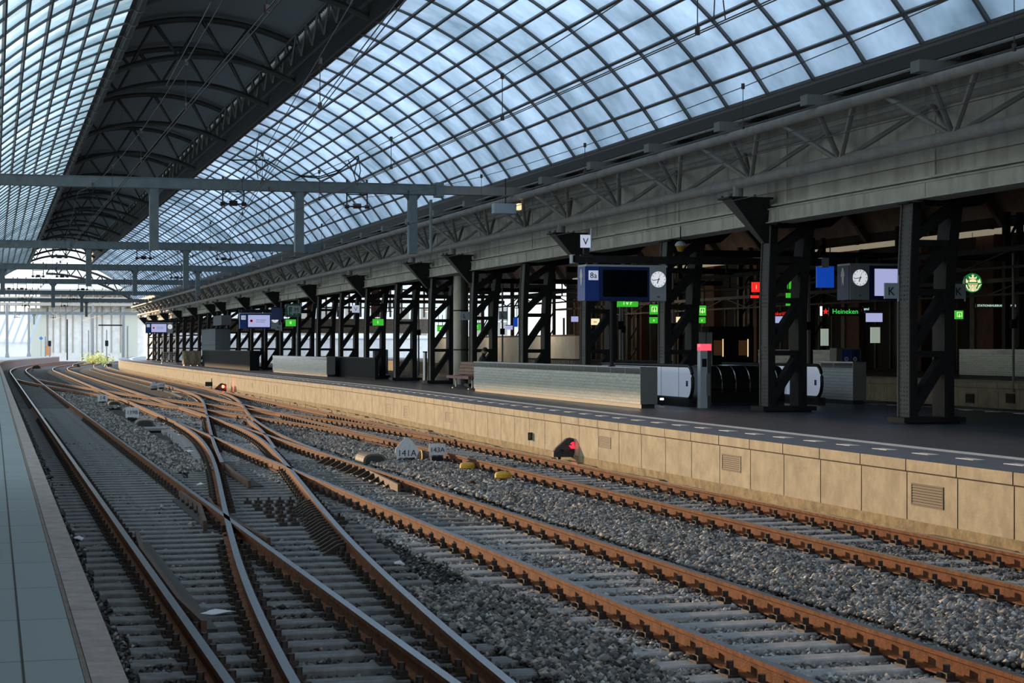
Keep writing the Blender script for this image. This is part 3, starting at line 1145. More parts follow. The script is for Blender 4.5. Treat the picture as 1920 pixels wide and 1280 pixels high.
# ================================================================== triangular tube truss along the eaves
P_LO, P_UF, P_UR = (16.2, 5.98), (15.45, 6.86), (17.0, 6.86)
root = thing('tube_truss', 'long triangular tube truss running under the right edge of the glass roof', 'truss', (16.2, 31.5, 5.98))
o3 = Vector(root.location)
for nm, (X, Z), r in (('lower_chord', P_LO, 0.13), ('upper_chord', P_UF, 0.1), ('upper_chord', P_UR, 0.08)):
    mb = MB()
    mb.tube([(X - o3.x, Y0R - o3.y, Z - o3.z), (X - o3.x, Y1R - o3.y, Z - o3.z)], r, 'truss', 12)
    mb.build(nm, root, smooth=True)
node0 = 37.3
web_me = None
k0 = int((Y0R - node0) / (2 * BAY)) + 1
for j in range(k0, int((Y1R - node0) / (2 * BAY))):
    yy = node0 + j * 2 * BAY
    if web_me is None:
        mb = MB()
        for (X, Z), r in ((P_UF, 0.055), (P_UR, 0.05)):
            for dy in (-BAY * 0.95, -BAY * .25, BAY * 0.55) if X < 16 else (-BAY, BAY):
                mb.tube([(0, 0, 0), (X - P_LO[0], dy, Z - P_LO[1])], r, 'truss', 7)
        o = mb.build('web_members', None)
        web_me = o.data
        bpy.data.objects.remove(o)
    o = bpy.data.objects.new('web_members', web_me)
    COL.objects.link(o)
    o.parent = root
    o.location = (P_LO[0] - o3.x, yy - o3.y, 0)
# stub beams above the truss
stub_me = None
for j in range(k0, int((Y1R - node0) / (2 * BAY))):
    yy = node0 + j * 2 * BAY - BAY * 0.25
    if yy < 20:
        continue
    if stub_me is None:
        mb = MB()
        mb.box(-0.35, 0.75, -0.16, 0.16, -0.1, 0.1, 'stub')
        mb.box(0.3, 0.7, -0.4, 0.4, 0.1, 0.24, 'fascia')
        o = mb.build('stub_beam')
        stub_me = o.data
    else:
        o = bpy.data.objects.new('stub_beam', stub_me)
        COL.objects.link(o)
    o.location = (15.5, yy, 7.08)
    tag(o, 'short grey stub beam carrying the roof gutter above the tube truss', 'beam', 'stub beams in a row under the glass edge')

# ================================================================== plate girder on the columns
mb = MB()
mb.box(17.05, 17.12, Y0R, Y1R, 5.4, 7.3, 'girder')
struct(mb.build('wall_girder'))
mb = MB()
mb.box(16.86, 17.12, Y0R, Y1R, 5.1, 5.38, 'girder')
mb.box(16.82, 17.1, Y0R, Y1R, 5.38, 5.405, 'girder')
mb.box(16.9, 17.1, Y0R, Y1R, 5.46, 5.5, 'girder')
mb.box(16.8, 17.4, Y0R, Y1R, 5.08, 5.1, 'girder')
for j in range(-9, 28):
    yy = 31.5 + 3 * BAY * j - 0.8
    mb.box(16.84, 16.88, yy - .06, yy + .06, 5.1, 5.4, 'girder')
    mb.box(17.02, 17.06, yy - .12, yy + .12, 5.5, 7.3, 'girder')
struct(mb.build('trim_8'))

# ================================================================== lattice columns
COLY = [31.5 + 3 * BAY * k for k in range(-2, 28)]


def column(k, detail):
    y = 31.5 + 3 * BAY * k
    names = {0: 'riveted lattice iron column nearest the camera, with letter K plates', 1: 'second riveted lattice column from the camera, in front of the escalator',
             2: 'lattice column behind the big dark display board', 3: 'lattice column rising behind the right half of the long tiled parapet',
             4: 'lattice column behind the middle of the long tiled parapet', 5: 'lattice column behind the slatted bench, with an L plate',
             6: 'lattice column just left of the grey cylinder duct', 7: 'lattice column left of the thin steel post',
             8: 'lattice column right of the far dark barrier', 9: 'lattice column at the end of the far tiled parapet',
             10: 'lattice column beside the letter M plate'}
    if k in names:
        t = thing('lattice_column', names[k], 'column', (17.0, y, 0.8))
    else:
        t = thing('lattice_column', 'dark lattice column far down the right platform, beyond the far tiled parapet' if k > 10 else 'lattice column beyond the right edge of the view', 'column', (17.0, y, 0.8), group='far lattice columns' if k > 10 else 'near lattice columns')
    H = 4.28
    zs = [0.13, 1.35, 2.55, 3.5, H]
    # plinth
    mb = MB()
    mb.box(-0.18, 1.15, -0.1, 0.6, 0.03, 0.13, 'iron')
    mb.box(-0.1, 1.05, -0.03, 0.55, 0.0, 0.05, 'iron')
    mb.build('base_plate', t)

    def lean(z, side):
        q = max(0, (z - 2.0) / (H - 2.0))
        return (0.08 if side == 0 else 0.2) * q * q
    for side, (xa, xb) in enumerate(((0.0, 0.16), (0.74, 0.95))):
        mb = MB()
        vs = []
        zz = [0.13, 1.2, 2.2, 3.0, 3.7, H]
        for z in zz:
            L = lean(z, side)
            vs += [(xa + L, 0, z), (xb + L, 0, z), (xb + L, 0.48, z), (xa + L, 0.48, z)]
        for i in range(len(zz) - 1):
            o = i * 4
            mb.add([vs[o + q] for q in range(8)], [(0, 1, 5, 4), (1, 2, 6, 5), (2, 3, 7, 6)], 'iron')
            mb.add([vs[o + q] for q in range(8)], [(3, 0, 4, 7)], 'iron_plate' if side == 0 else 'iron')
        mb.add(vs[-4:], [(0, 1, 2, 3)], 'iron')
        if side == 0:
            # edge angles standing proud of the plate
            for i in range(len(zz) - 1):
                for yy in (0.02, 0.46):
                    mb.bar((xa + lean(zz[i], 0) - 0.012, yy, zz[i]), (xa + lean(zz[i + 1], 0) - 0.012, yy, zz[i + 1]), 0.025, 0.05, 'iron_plate')
        mb.build('post', t)
    for i in range(4):
        mb = MB()
        za, zb = zs[i], zs[i + 1]
        mb.bar((0.08 + lean(za, 0), 0.14, za + 0.12), (0.8 + lean(zb, 1), 0.14, zb - 0.05), 0.26, 0.19, 'iron')
        mb.build('diagonal', t)
        if i:
            mb = MB()
            mb.box(0.08 + lean(za, 0), 0.8 + lean(za, 1), 0.02, 0.44, za - 0.06, za + 0.06, 'iron')
            mb.add([(0.76 + lean(za, 1), 0.03, za - .06), (0.6 + lean(za, 1), 0.03, za - .06), (0.76 + lean(za, 1), 0.03, za - .24)], [(0, 1, 2)], 'iron')
            mb.build('cross_bar', t)
    mb = MB()
    mb.box(-0.02, 1.3, 0.0, 0.5, H - 0.02, H + 0.1, 'iron')
    mb.prism([(0.9, H - 0.1), (1.6, H - 0.02), (1.95, H + 0.25), (1.3, H + 0.25), (0.9, H + 0.1)], 'y', 0.1, 0.4, 'iron')
    mb.tube([(-0.1, -0.6, H + .02), (0.1, -0.45, H - .05), (0.5, -0.4, H - 0.02), (.9, -.3, H)], 0.08, 'iron', 6)
    mb.build('capital', t)
    if detail:
        mb = MB()
        z = 0.2
        while z < H - 0.05:
            L = lean(z, 0)
            for yy in ((0.03, 0.12, 0.24, 0.36, 0.45) if (z < 0.8 or 1.2 < z < 1.5 or 2.4 < z < 2.7) else (0.1, 0.38)):
                x = -0.004 + L
                r = 0.017
                mb.add([(x, yy - r, z - r), (x, yy + r, z - r), (x, yy + r, z + r), (x, yy - r, z + r), (x - 0.014, yy, z)], [(0, 4, 1), (1, 4, 2), (2, 4, 3), (3, 4, 0)], 'iron_plate')
            z += 0.085
        mb.build('rivets', t)
    return t


col_near = None
COLS = {}
for k in range(-2, 28):
    if k <= 10:
        COLS[k] = column(k, k in (0, 1, 2, 3, 4, 5))
        if k == 10:
            col_near = COLS[k]
    elif k == 11:
        COLS[k] = column(k, False)
        col_near = COLS[k]
    else:
        COLS[k] = dup(col_near, (17.0, 31.5 + 3 * BAY * k, 0.8))
        COLS[k]['group'] = 'far lattice columns'

# brackets between truss and columns
br_proto = None
for k in (-1, 1, 3, 5, 6, 8, 10, 12, 14, 16, 17, 19, 21, 23, 25, 27):
    y = 31.5 + 3 * BAY * k - 0.1
    if br_proto is None:
        t = thing('wedge_bracket', 'x', 'bracket', (16.2, y, 5.62))
        mb = MB()
        mb.add([(-0.28, -0.28, 0), (0.66, -0.28, 0), (0.66, 0.28, 0), (-0.28, 0.28, 0), (0.6, -0.1, -0.98), (0.72, -0.1, -0.98), (0.72, 0.1, -0.98), (0.6, 0.1, -0.98)],
               [(0, 1, 5, 4), (1, 2, 6, 5), (2, 3, 7, 6), (4, 5, 6, 7)], 'iron')
        mb.add([(-0.28, -0.28, 0), (-0.28, 0.28, 0), (0.6, 0.1, -0.98), (0.6, -0.1, -0.98)], [(0, 3, 2, 1)], 'bracket_face')
        mb.build('wedge', t)
        mb = MB()
        mb.box(-0.36, 0.72, -0.34, 0.34, 0, 0.04, 'iron')
        mb.tube([(0, 0, 0.04), (0, 0, 0.3)], 0.12, 'truss', 10)
        for sx, sy in ((-.28, -.26), (.3, -.26), (-.28, .26), (.3, .26)):
            mb.tube([(sx, sy, 0.04), (sx, sy, 0.1)], 0.035, 'truss_dark', 6)
        mb.build('bearing', t)
        br_proto = t
        b_ = t
    else:
        b_ = dup(br_proto, (16.2, y, 5.62))
    b_['label'] = {1: 'black wedge bracket under the truss at the second column from the camera', 3: 'black wedge bracket beside the white letter V plate',
                   5: 'right one of the two adjacent wedge brackets left of the V plate', 6: 'left one of the two adjacent wedge brackets left of the V plate'}.get(
        k, 'black wedge bracket carrying the truss over the far columns, smaller with distance')
    if k not in (1, 3, 5, 6):
        b_['group'] = 'far wedge brackets'

# ================================================================== gantries across the tracks
WIRE_X = {'A': 2.45, 'M': 6.85, 'R': 10.5}


def hanger(parent, x, y0, ztop, w=0.62, h=0.42):
    mb = MB()
    for sx in (-1, 1):
        mb.tube([(x + sx * w / 2, 0, ztop), (x + sx * w / 2, 0, ztop - h)], 0.022, 'wire', 5)
        mb.tube([(x + sx * w / 2 - .07, 0, ztop - h), (x + sx * w / 2 + .07, 0, ztop - h)], 0.06, 'insulator', 8)
    mb.tube([(x - w / 2, 0, ztop - 0.06), (x + w / 2, 0, ztop - 0.06)], 0.018, 'wire', 5)
    mb.tube([(x - w / 2, 0, ztop - h), (x + w / 2, 0, ztop - h)], 0.022, 'wire', 5)
    mb.tube([(x - .12, 0, ztop - h + .02), (x + .12, 0, ztop - h + .02)], 0.08, 'insulator', 8)
    mb.build('insulator_hanger', parent)


def gantry(y, x0, x1, z, label, posts=(), hangers=(), th=0.32, extra=None, dy=0.0):
    t = thing('catenary_gantry', label, 'gantry', (0, y, z))
    mb = MB()
    mb.box(x0, x1, -0.15, 0.15, -th / 2, th / 2, 'gantry')
    mb.box(x0, x1, -0.17, 0.17, th / 2, th / 2 + 0.02, 'gantry')
    mb.box(x0, x1, -0.17, 0.17, -th / 2 - 0.02, -th / 2, 'gantry')
    mb.build('beam', t)
    for (px, l) in posts:
        mb = MB()
        mb.box(px - 0.13, px + 0.13, -0.13, 0.13, -l, -th / 2, 'gantry')
        mb.prism([(px - .3, -th / 2), (px + .3, -th / 2), (px + .14, -th / 2 - .2), (px - .14, -th / 2 - .2)], 'y', -.04, .04, 'gantry')
        mb.build('drop_post', t)
    for hx in hangers:
        hanger(t, hx, y, -th / 2)
        mb = MB()
        for sx in (-.3, .3):
            mb.tube([(hx + sx, 0, th / 2), (hx + sx, 0, th / 2 + 0.12)], 0.035, 'insulator', 6)
        mb.build('clamp_bolts', t)
    return t


g1 = gantry(53.6, -2.7, 13.1, 7.05, 'nearest grey box beam gantry spanning the tracks under the roof', [(4.5, 1.95), (8.75, 1.95), (12.2, 1.95)], (6.8, 10.5), th=0.27)
# right end section of the nearest gantry
mb = MB()
mb.box(13.1, 15.9, -0.13, 0.13, -0.13, 0.13, 'truss')
mb.build('end_section', g1)
mb = MB()
mb.box(12.9, 13.14, -0.2, 0.2, -0.22, 0.22, 'gantry')
mb.box(12.75, 12.8, -0.1, 0.1, -1.9, -.3, 'gantry')
mb.build('splice_plate', g1)
gantry(88.0, -2.7, 15.8, 7.1, 'second box beam gantry from the camera', [(4.35, 1.95), (8.9, 2.0)], (3.0, 6.9, 10.7))
gantry(112.5, -2.7, 15.8, 7.1, 'third box beam gantry from the camera', [(0.55, 1.7), (8.3, 1.7), (12.1, 1.7)], (2.6, 4.0, 10.8))
gantry(136, -2.7, 15.8, 7.05, 'fourth box beam gantry, with three small hangers', [(4.2, 1.9)], (1.1, 2.0, 6.3))
gantry(166, -2.7, 15.8, 7.1, 'fifth box beam gantry from the camera', [(7.6, 1.7)], (2.5, 6.9), )
gantry(193, -2.7, 15.8, 7.1, 'sixth box beam gantry, last one under the glass roof', [(9.3, 1.7)], (3.2, 7.1))
gantry(262, -2.7, 28, 7.0, 'thin dark gantry in the daylight beyond the roof end', [(0.7, 1.6), (5.5, 1.6)], (3.2, 8.1), 0.36)

# overhead wires ----------------------------------------------------
def wire_thing(name, label, runs, parts_label=None, r=0.0075, drops=(), group=None):
    p0 = runs[0][0]
    t = thing(name, label, 'overhead wire', p0, group=group)
    o = Vector(p0)
    for ru in runs:
        mb = MB()
        mb.tube([Vector(p) - o for p in ru], r, 'wire', 5)
        mb.build('cable', t)
    for a, b2 in drops:
        mb = MB()
        mb.tube([Vector(a) - o, Vector(b2) - o], r * 0.8, 'wire', 4)
        for q in (a, b2):
            mb.tube([Vector(q) - o + Vector((0, 0, -.03)), Vector(q) - o + Vector((0, 0, .05))], 0.028, 'insulator', 6)
        mb.build('dropper', t)


def sag(x0, x1, y0, y1, zt, zs, n=12):
    out = []
    for i in range(n + 1):
        u = i / n
        out.append((x0 + (x1 - x0) * u, y0 + (y1 - y0) * u, zs + (zt - zs) * (2 * u - 1) ** 2))
    return out


GY = [10, 53.6, 88, 112.5, 136, 166, 193, 228]
for nm, X, wd in (('A', WIRE_X['A'], 'left'), ('M', WIRE_X['M'], 'middle'), ('R', WIRE_X['R'], 'right')):
    runs, drops = [], []
    zc = 5.5
    for i in range(len(GY) - 1):
        ya, yb = GY[i], GY[i + 1]
        st = 0.18 if i % 2 else -0.18
        x0, x1 = X - st * .5, X + st * .5
        runs.append([(x0, ya, zc), (x1, yb, zc)])
        runs.append([(x0 + .05, ya, zc), (x1 + .05, yb, zc)])
        m_ = sag(x0, x1, ya, yb, 6.75, 5.95 if i else 6.0)
        runs.append(m_)
        if i < 4:
            for u in (0.2, 0.35, 0.5, 0.65, 0.8):
                q = Vector(m_[int(round(u * 12))])
                drops.append(((q.x, q.y, q.z), (q.x, q.y, zc)))
    wire_thing('contact_wire', 'overhead contact and carrier wires above the %s track' % wd, runs, drops=drops)
wire_thing('crossover_wire', 'overhead wire pair slanting from the middle track towards the right', [
    [(3.3, 12, 5.52), (5.0, 35, 5.52), (6.6, 53.5, 5.5)], [(3.36, 12, 5.52), (5.06, 35, 5.52), (6.66, 53.5, 5.5)], [(3.3, 12, 6.3), (5.0, 35, 6.0), (6.6, 53.5, 6.7)]],
    drops=[((4.2, 24, 6.1), (4.2, 24, 5.5)), ((5.0, 35, 6.0), (5.0, 35, 5.5)), ((5.8, 44, 6.3), (5.8, 44, 5.5))])
wire_thing('feeder_cable', 'looping black feeder cable hanging above the nearest gantry', [
    [at_y(430, 300, 53.2), at_y(500, 300, 53.2), at_y(530, 318, 53.2), at_y(565, 331, 53.2), at_y(600, 334, 53.2), at_y(630, 325, 53.2), at_y(672, 292, 53.2)],
    [at_y(560, 329, 53.1), at_y(600, 331, 53.1), at_y(640, 317, 53.1), at_y(668, 296, 53.1)]], r=0.02)
wire_thing('jumper_loops', 'tangle of jumper cables on the gantry above the middle track', [
    [at_y(486, 250, 53), at_y(478, 300, 53), at_y(484, 335, 53)], [at_y(470, 300, 53), at_y(490, 318, 53), at_y(500, 305, 53), at_y(484, 296, 53)],
    [at_y(492, 290, 53), at_y(503, 312, 53), at_y(496, 330, 53), at_y(488, 345, 53)], [at_y(505, 296, 53), at_y(486, 325, 53), at_y(480, 300, 53)]], r=0.014)
wire_thing('jumper_loops', 'tangle of jumper cables on the gantry above the right track', [
    [at_y(672, 293, 53), at_y(664, 325, 53), at_y(668, 345, 53)], [at_y(672, 293, 53), at_y(676, 320, 53), at_y(670, 348, 53)],
    [at_y(653, 300, 53), at_y(662, 322, 53), at_y(668, 340, 53)]], r=0.016)
wire_thing('signal_cable', 'thin cables strung along the tube truss', [
    [(15.2, -5, 6.55), (15.2, 210, 6.55)], [(15.9, -5, 5.55), (15.9, 210, 5.6)], [(15.3, -5, 6.2), (15.25, 60, 6.35), (15.3, 210, 6.2)]], r=0.01)
wire_thing('guy_wires', 'pair of thin stays hanging from the nearest gantry to the roof', [
    [at_y(396, 4, 22), at_y(350, 90, 30), at_y(312, 160, 38)], [at_y(1340, 0, 19), at_y(1338, 40, 19)], [at_y(1356, 0, 19), at_y(1360, 36, 19)]], r=0.008)
# small grey-green cabinet hung in the truss
t = thing('track_loudspeaker', 'pale green box with a lamp hung in front of the tube truss', 'box', tuple(at_d(948, 390, 55)))
mb = MB(); mb.box(-0.4, 0.3, -0.15, 0.15, -0.17, 0.13, 'sign_grey'); mb.build('housing', t)
mb = MB(); mb.box(0.36, 0.46, -0.15, 0.1, -0.05, 0.14, 'warm_lamp'); mb.build('lamp', t)
mb = MB(); mb.tube([(0, 0, 0.12), (0, 0, 0.9)], 0.02, 'wire', 5); mb.build('hanger', t)

# ================================================================== tiled parapets
def parapet(px, py, x2, y2, h, label, name='tiled_parapet', th=0.3, plinth=0.1):
    """from near end (px,py) to far end (x2,y2) along the platform"""
    a, b2 = Vector((px, py)), Vector((x2, y2))
    L = (b2 - a).length
    ang = math.atan2(b2.y - a.y, b2.x - a.x)
    t = thing(name, label, 'parapet', (px, py, 0.8), ang)
    # local x runs along the wall (near to far), local +y is the track side
    mb = MB(); mb.box(0.06, L, -th + .04, -0.04, 0, plinth, 'dark_plinth'); mb.build('plinth', t)
    mb = MB(); mb.box(0.0, L, -th, 0, plinth, h - 0.17, 'tile_white'); mb.build('tiled_face', t)
    mb = MB(); mb.box(0.0, L, -th, 0.002, h - 0.17, h - 0.03, 'tile_black'); mb.build('glass_band', t)
    mb = MB(); mb.box(-0.015, L, -th - 0.01, 0.012, h - 0.03, h, 'cap_steel'); mb.build('cap', t)
    mb = MB(); mb.box(-0.02, 0.0, -th - .005, 0.005, plinth, h - 0.03, 'sign_grey' if name == 'x' else 'stub'); mb.build('end_plate', t)
    return t


parapet(15.05, 41.3, 15.55, 59.0, 1.0, 'long white tiled parapet with steel cap beside the sunlit track edge', th=0.42)
parapet(16.0, 89.5, 15.9, 107, 0.98, 'shorter white tiled parapet farther down the same platform', th=0.42)
parapet(21.45, 42.8, 21.5, 44.8, 1.1, 'tiled parapet end right of the escalators', th=0.36)
t = thing('barrier_wall', 'low dark barrier wall behind the far tiled parapet', 'barrier', (16.7, 81, 0.8))
mb = MB(); mb.box(0, 0.15, 0, 14, 0.0, 0.95, 'dark_panel'); mb.build('panel', t)
mb = MB(); mb.box(-0.03, 0.18, 0, 14, 0.95, 1.0, 'iron'); mb.build('top_rail', t)

# railing behind the long parapet
t = thing('railing', 'dark railing on the far side of the stairwell behind the long parapet', 'railing', (19.2, 50, 0.8))
mb = MB(); mb.tube([(0, 0, 1.05), (0, 16, 1.05)], 0.03, 'iron', 6); mb.tube([(0, 0, 0.15), (0, 16, 0.15)], 0.02, 'iron', 6); mb.build('handrail', t)
mb = MB()
for y in np.arange(0, 16.01, 0.14):
    mb.box(-.012, .012, y, y + .03, 0, 1.05, 'iron')
o = mb.build('balusters', t); o['kind'] = 'stuff'

# steel pole standing on the parapet line, lit post with the red head
t = thing('steel_post', 'thin black post rising from the cap of the long tiled parapet', 'post', tuple(at_d(1147, 690, 45)))
t.location.z = 1.8
mb = MB(); mb.tube([(0, 0, 0), (0, 0, 1.6)], 0.045, 'iron', 8); mb.build('pole', t)
mb = MB(); mb.box(-.07, .07, -.07, .07, 0, 0.03, 'iron'); mb.build('foot', t)
p = at_d(1322, 760, 44.2)
p.z = 0.8
t = thing('info_post', 'grey steel help post with a glowing red top beside the escalator', 'post', tuple(p))
mb = MB(); mb.box(-.16, .02, -.1, .1, 0, 1.48, 'sign_grey'); mb.box(.02, .12, -.1, .1, 0, 1.4, 'iron_plate'); mb.build('body', t)
mb = MB(); mb.box(-.16, .12, -.11, .11, 1.4, 1.56, 'pink_lamp'); mb.build('red_lamp', t)
mb = MB(); mb.box(-.0, .1, -.103, -.1, .3, .85, 'cap_steel'); mb.build('text_panel', t)
mb = MB(); mb.box(-.12, .0, -.103, -.1, 1.0, 1.2, 'black'); mb.build('speaker_grille', t)
p = at(1241, 760, 0.8)
t = thing('floor_lamp', 'small white light glowing low on the platform by the escalator', 'lamp', tuple(p))
mb = MB(); mb.tube([(0, 0, 0), (0, 0, .14)], 0.03, 'iron', 8); mb.build('stem', t)
mb = MB(); mb.tube([(0, 0, .14), (0, 0, .19)], 0.05, 'white_lamp', 10); mb.build('bulb', t)

# ================================================================== escalator balustrades and barrel
def balustrade(x, y0, y1, label):
    t = thing('escalator_balustrade', label, 'balustrade', (x, y0, 0.8))
    L = y1 - y0
    H, B = 0.98, 0.22
    pts = []
    R = (H - B) / 2
    for i in range(13):
        a = -math.pi / 2 - math.pi * i / 12
        pts.append((R + R * math.cos(a) * 0.8 - 0.0, B + R + R * math.sin(a)))
    poly = [(L, B)] + pts + [(L, H)]
    mb = MB(); mb.prism(poly, 'x', -0.02, 0.02, 'glass_lit'); mb.build('glass_panel', t)
    mb = MB()
    mb.tube([(0, L, B - .02)] + [(0, p_[0] - .03, p_[1] + (.03 if p_[1] > B + R else -.03)) for p_ in pts] + [(0, L, H + .03)], 0.045, 'rubber', 8)
    mb.build('handrail', t)
    mb = MB(); mb.box(-.1, .1, 0.05, L, 0, B - .03, 'dark_plinth'); mb.build('skirt', t)
    mb = MB()
    for y in (0.95, 2.2, 3.4):
        if y < L:
            mb.box(-.024, .024, y, y + .012, B, H, 'iron')
    mb.build('panel_joints', t)
    mb = MB(); mb.box(-.026, -.02, 0.32, 0.44, 0.5, 0.64, 'blue'); mb.build('sticker', t)
    return t


balustrade(16.7, 42.0, 49, 'left lit glass escalator balustrade with black handrail')
balustrade(20.4, 42.4, 49, 'right lit glass escalator balustrade with black handrail')
t = thing('stairwell_barrel', 'dark rounded steel cover with bright hoops between the escalator balustrades', 'cover', (17.15, 42.5, 0.8))
mb = MB()
prof = [(0.0, 0.1)] + [(0.48 - 0.48 * math.cos(a), 0.52 + 0.48 * math.sin(a)) for a in np.linspace(-0.4, math.pi / 2, 9)] + [(2.0, 1.0), (2.0, 0.1)]
mb.prism(prof, 'x', 0, 2.25, 'barrel')
mb.build('shell', t, smooth=False)
for k in range(6):
    mb = MB()
    mb.tube([(0.15 + k * 0.38, p_[0] - .01, p_[1] + .005) for p_ in prof[1:11]], 0.018, 'chrome', 6)
    mb.build('hoop', t)
mb = MB(); mb.box(0, 2.25, 0.05, 2.0, 0, 0.1, 'dark_plinth'); mb.build('plinth', t)

# ================================================================== display boards
def clock(parent, x, z, r, y=-0.0):
    mb = MB()
    mb.tube([(x, y, z), (x, y - .02, z)], r * 1.09, 'sign_grey', 32)
    mb.tube([(x, y - .02, z), (x, y - .026, z)], r, 'clock_face', 32)
    o = mb.build('clock', parent)
    mb = MB()
    for i in range(12):
        a = math.pi * i / 6
        mb.bar((x + math.sin(a) * r * .78, y - .03, z + math.cos(a) * r * .78), (x + math.sin(a) * r * .93, y - .03, z + math.cos(a) * r * .93), r * .07, .004, 'black', up=(0, 1, 0))
    mb.build('hour_marks', o)
    for nm, a, l, w in (('hour_hand', math.radians(200), .55, .11), ('minute_hand', math.radians(260), .85, .08), ('second_hand', math.radians(18), .75, .03)):
        mb = MB()
        mb.bar((x - math.sin(a) * r * .15, y - .034, z - math.cos(a) * r * .15), (x + math.sin(a) * r * l, y - .034, z + math.cos(a) * r * l), r * w, .004, 'black', up=(0, 1, 0))
        mb.build(nm, o)
    return o


def board(center, W, H, label, lit, mirror=False, num='8a', msg=None, rz=0.0, arm=True, D=0.28):
    t = thing('departure_board', label, 'display board', tuple(center), rz)
    sx = -1 if mirror else 1
    mb = MB()
    mb.box(-W / 2, W / 2, 0, D, -H / 2, H / 2, 'blue' if lit else 'dark_blue')
    mb.build('housing', t)
    mb = MB(); mb.box(-W / 2 - .03, W / 2 + .03, -.03, D + .03, H / 2, H / 2 + .05, 'sign_grey'); mb.build('top_cover', t)
    # clock end panel
    xa, xb = (W / 2 - 0.42 * H / .85, W / 2) if not mirror else (-W / 2, -W / 2 + 0.5 * H / .85)
    mb = MB(); mb.box(xa - .03, xb, -.02, 0, -H / 2, H / 2, 'sign_grey'); mb.build('clock_panel', t)
    clock(t, (xa + xb) / 2 - .01, H * 0.14, H * 0.235, -.02)
    text('ns', t, ((xa + xb) / 2, -.023, -H * .37), H * .1, 'lettering_navy', name='operator_mark')
    # number panel
    if not mirror:
        mb = MB(); mb.box(-W / 2, -W / 2 + .3 * W / 2, -.015, 0, -H / 2, H / 2, 'blue'); mb.build('number_panel', t)
        mb = MB(); mb.box(-W / 2 + .04, -W / 2 + .04 + H * .3, -.02, -.015, H * .1, H * .38, 'sign_lit'); n_ = mb.build('number_plate', t)
        text(num, n_, (-W / 2 + .04 + H * .15, -.023, H * .23), H * .24, 'lettering_navy', name='track_number')
        s0, s1 = -W / 2 + .3 * W / 2 + .02, xa - .05
    else:
        s0, s1 = xb + .06, W / 2 - .02
    mb = MB(); mb.box(s0, s1, -.03, 0, -H / 2 + .02, H / 2 - .02, 'dark_blue'); mb.build('screen_frame', t)
    mb = MB(); mb.box(s0 + .08, s1 - .05, -.034, -.03, -H / 2 + .1, H / 2 - .08, 'screen_on' if lit else 'screen_off'); sc = mb.build('screen', t)
    if msg:
        mb = MB(); mb.tube([(s0 + .28, -.034, 0.02), (s0 + .28, -.038, 0.02)], H * .1, 'red_neon', 20); mb.tube([(s0 + .28, -.036, 0.02), (s0 + .28, -.04, 0.02)], H * .075, 'dark_blue', 20); mb.build('stop_symbol', sc)
        text('Niet instappen', sc, ((s0 + s1) / 2 + .14, -.037, H * .09), H * .11, 'lettering_navy', name='message')
        text('do not board', sc, ((s0 + s1) / 2 + .1, -.037, -H * .05), H * .11, 'lettering_navy', name='message')
    # tapered end with the pale figure shape
    e = -W / 2 if not mirror else -W / 2
    mb = MB()
    mb.prism([(0.0, -H / 2), (D, -H / 2), (D, H / 2), (0.0, H / 2)], 'x', e - 0.05, e, 'blue' if not mirror else 'dark_blue')
    en = mb.build('end_cap', t)
    mb = MB()
    yv = D / 2
    fig = [(yv - .11, H * .18), (yv - .07, H * .34), (yv - .03, H * .44), (yv + .04, H * .44), (yv + .08, H * .34), (yv + .12, H * .18), (yv + .07, H * .2), (yv + .05, H * .05), (yv + .07, -.12 * H), (yv, 0.02), (yv - .06, -.12 * H), (yv - .05, .05 * H), (yv - .07, .2 * H)]
    mb.prism(fig, 'x', e - 0.056, e - 0.05, 'cap_steel')
    mb.build('figure_mark', en)
    # hangers
    for hx in (-W * .3, W * .05):
        mb = MB(); mb.tube([(hx, D / 2, H / 2 + .04), (hx, D / 2, H / 2 + .2)], 0.05, 'iron', 8); mb.build('hanger', t)
    return t


c1 = at_d(1175, 532, 46.0)
B1 = board(c1, 2.15, 0.86, 'large switched-off blue departure board 8a with white clock at its right', False, rz=math.radians(2), D=0.55)
c2 = at_d(1656, 530, 45.6)
board(c2, 1.8, 0.86, 'lit departure board with clock at its left, behind the nearest column', True, mirror=True, rz=math.radians(0), D=0.65)
c3 = at_d(487, 602, 109)
board(c3, 2.3, 0.9, 'lit departure board above the far barrier, with a clock', True, num='10', msg=True)
c4 = at_d(299, 615, 160)
board(c4, 2.3, 0.9, 'smallest lit departure board at the far end of the platform', True, num='11', msg=True)
# beam carrying the two near boards
t = thing('sign_beam', 'long black beam carrying the two large departure boards', 'beam', (14.2, 43.6, c1.z + 0.62))
mb = MB(); mb.box(-0.15, 9.3, -0.1, 0.1, -0.09, 0.09, 'iron'); mb.build('beam', t)
mb = MB(); mb.box(-0.18, -0.1, -0.1, 0.1, -0.11, 0.11, 'sign_grey'); mb.build('end_cap', t)
mb = MB(); mb.box(6.7, 6.9, -0.12, .12, -.13, .12, 'sign_grey'); mb.build('junction_box', t)
for nm, cc, W in (('far', c3, 2.3), ('farthest', c4, 2.3)):
    t = thing('sign_beam', 'black beam above the %s lit departure board' % nm, 'beam', (cc.x - 1.1, cc.y + 0.14, cc.z + 0.62))
    mb = MB(); mb.box(0, 4.2, -0.1, 0.1, -0.09, 0.09, 'iron'); mb.build('beam', t)
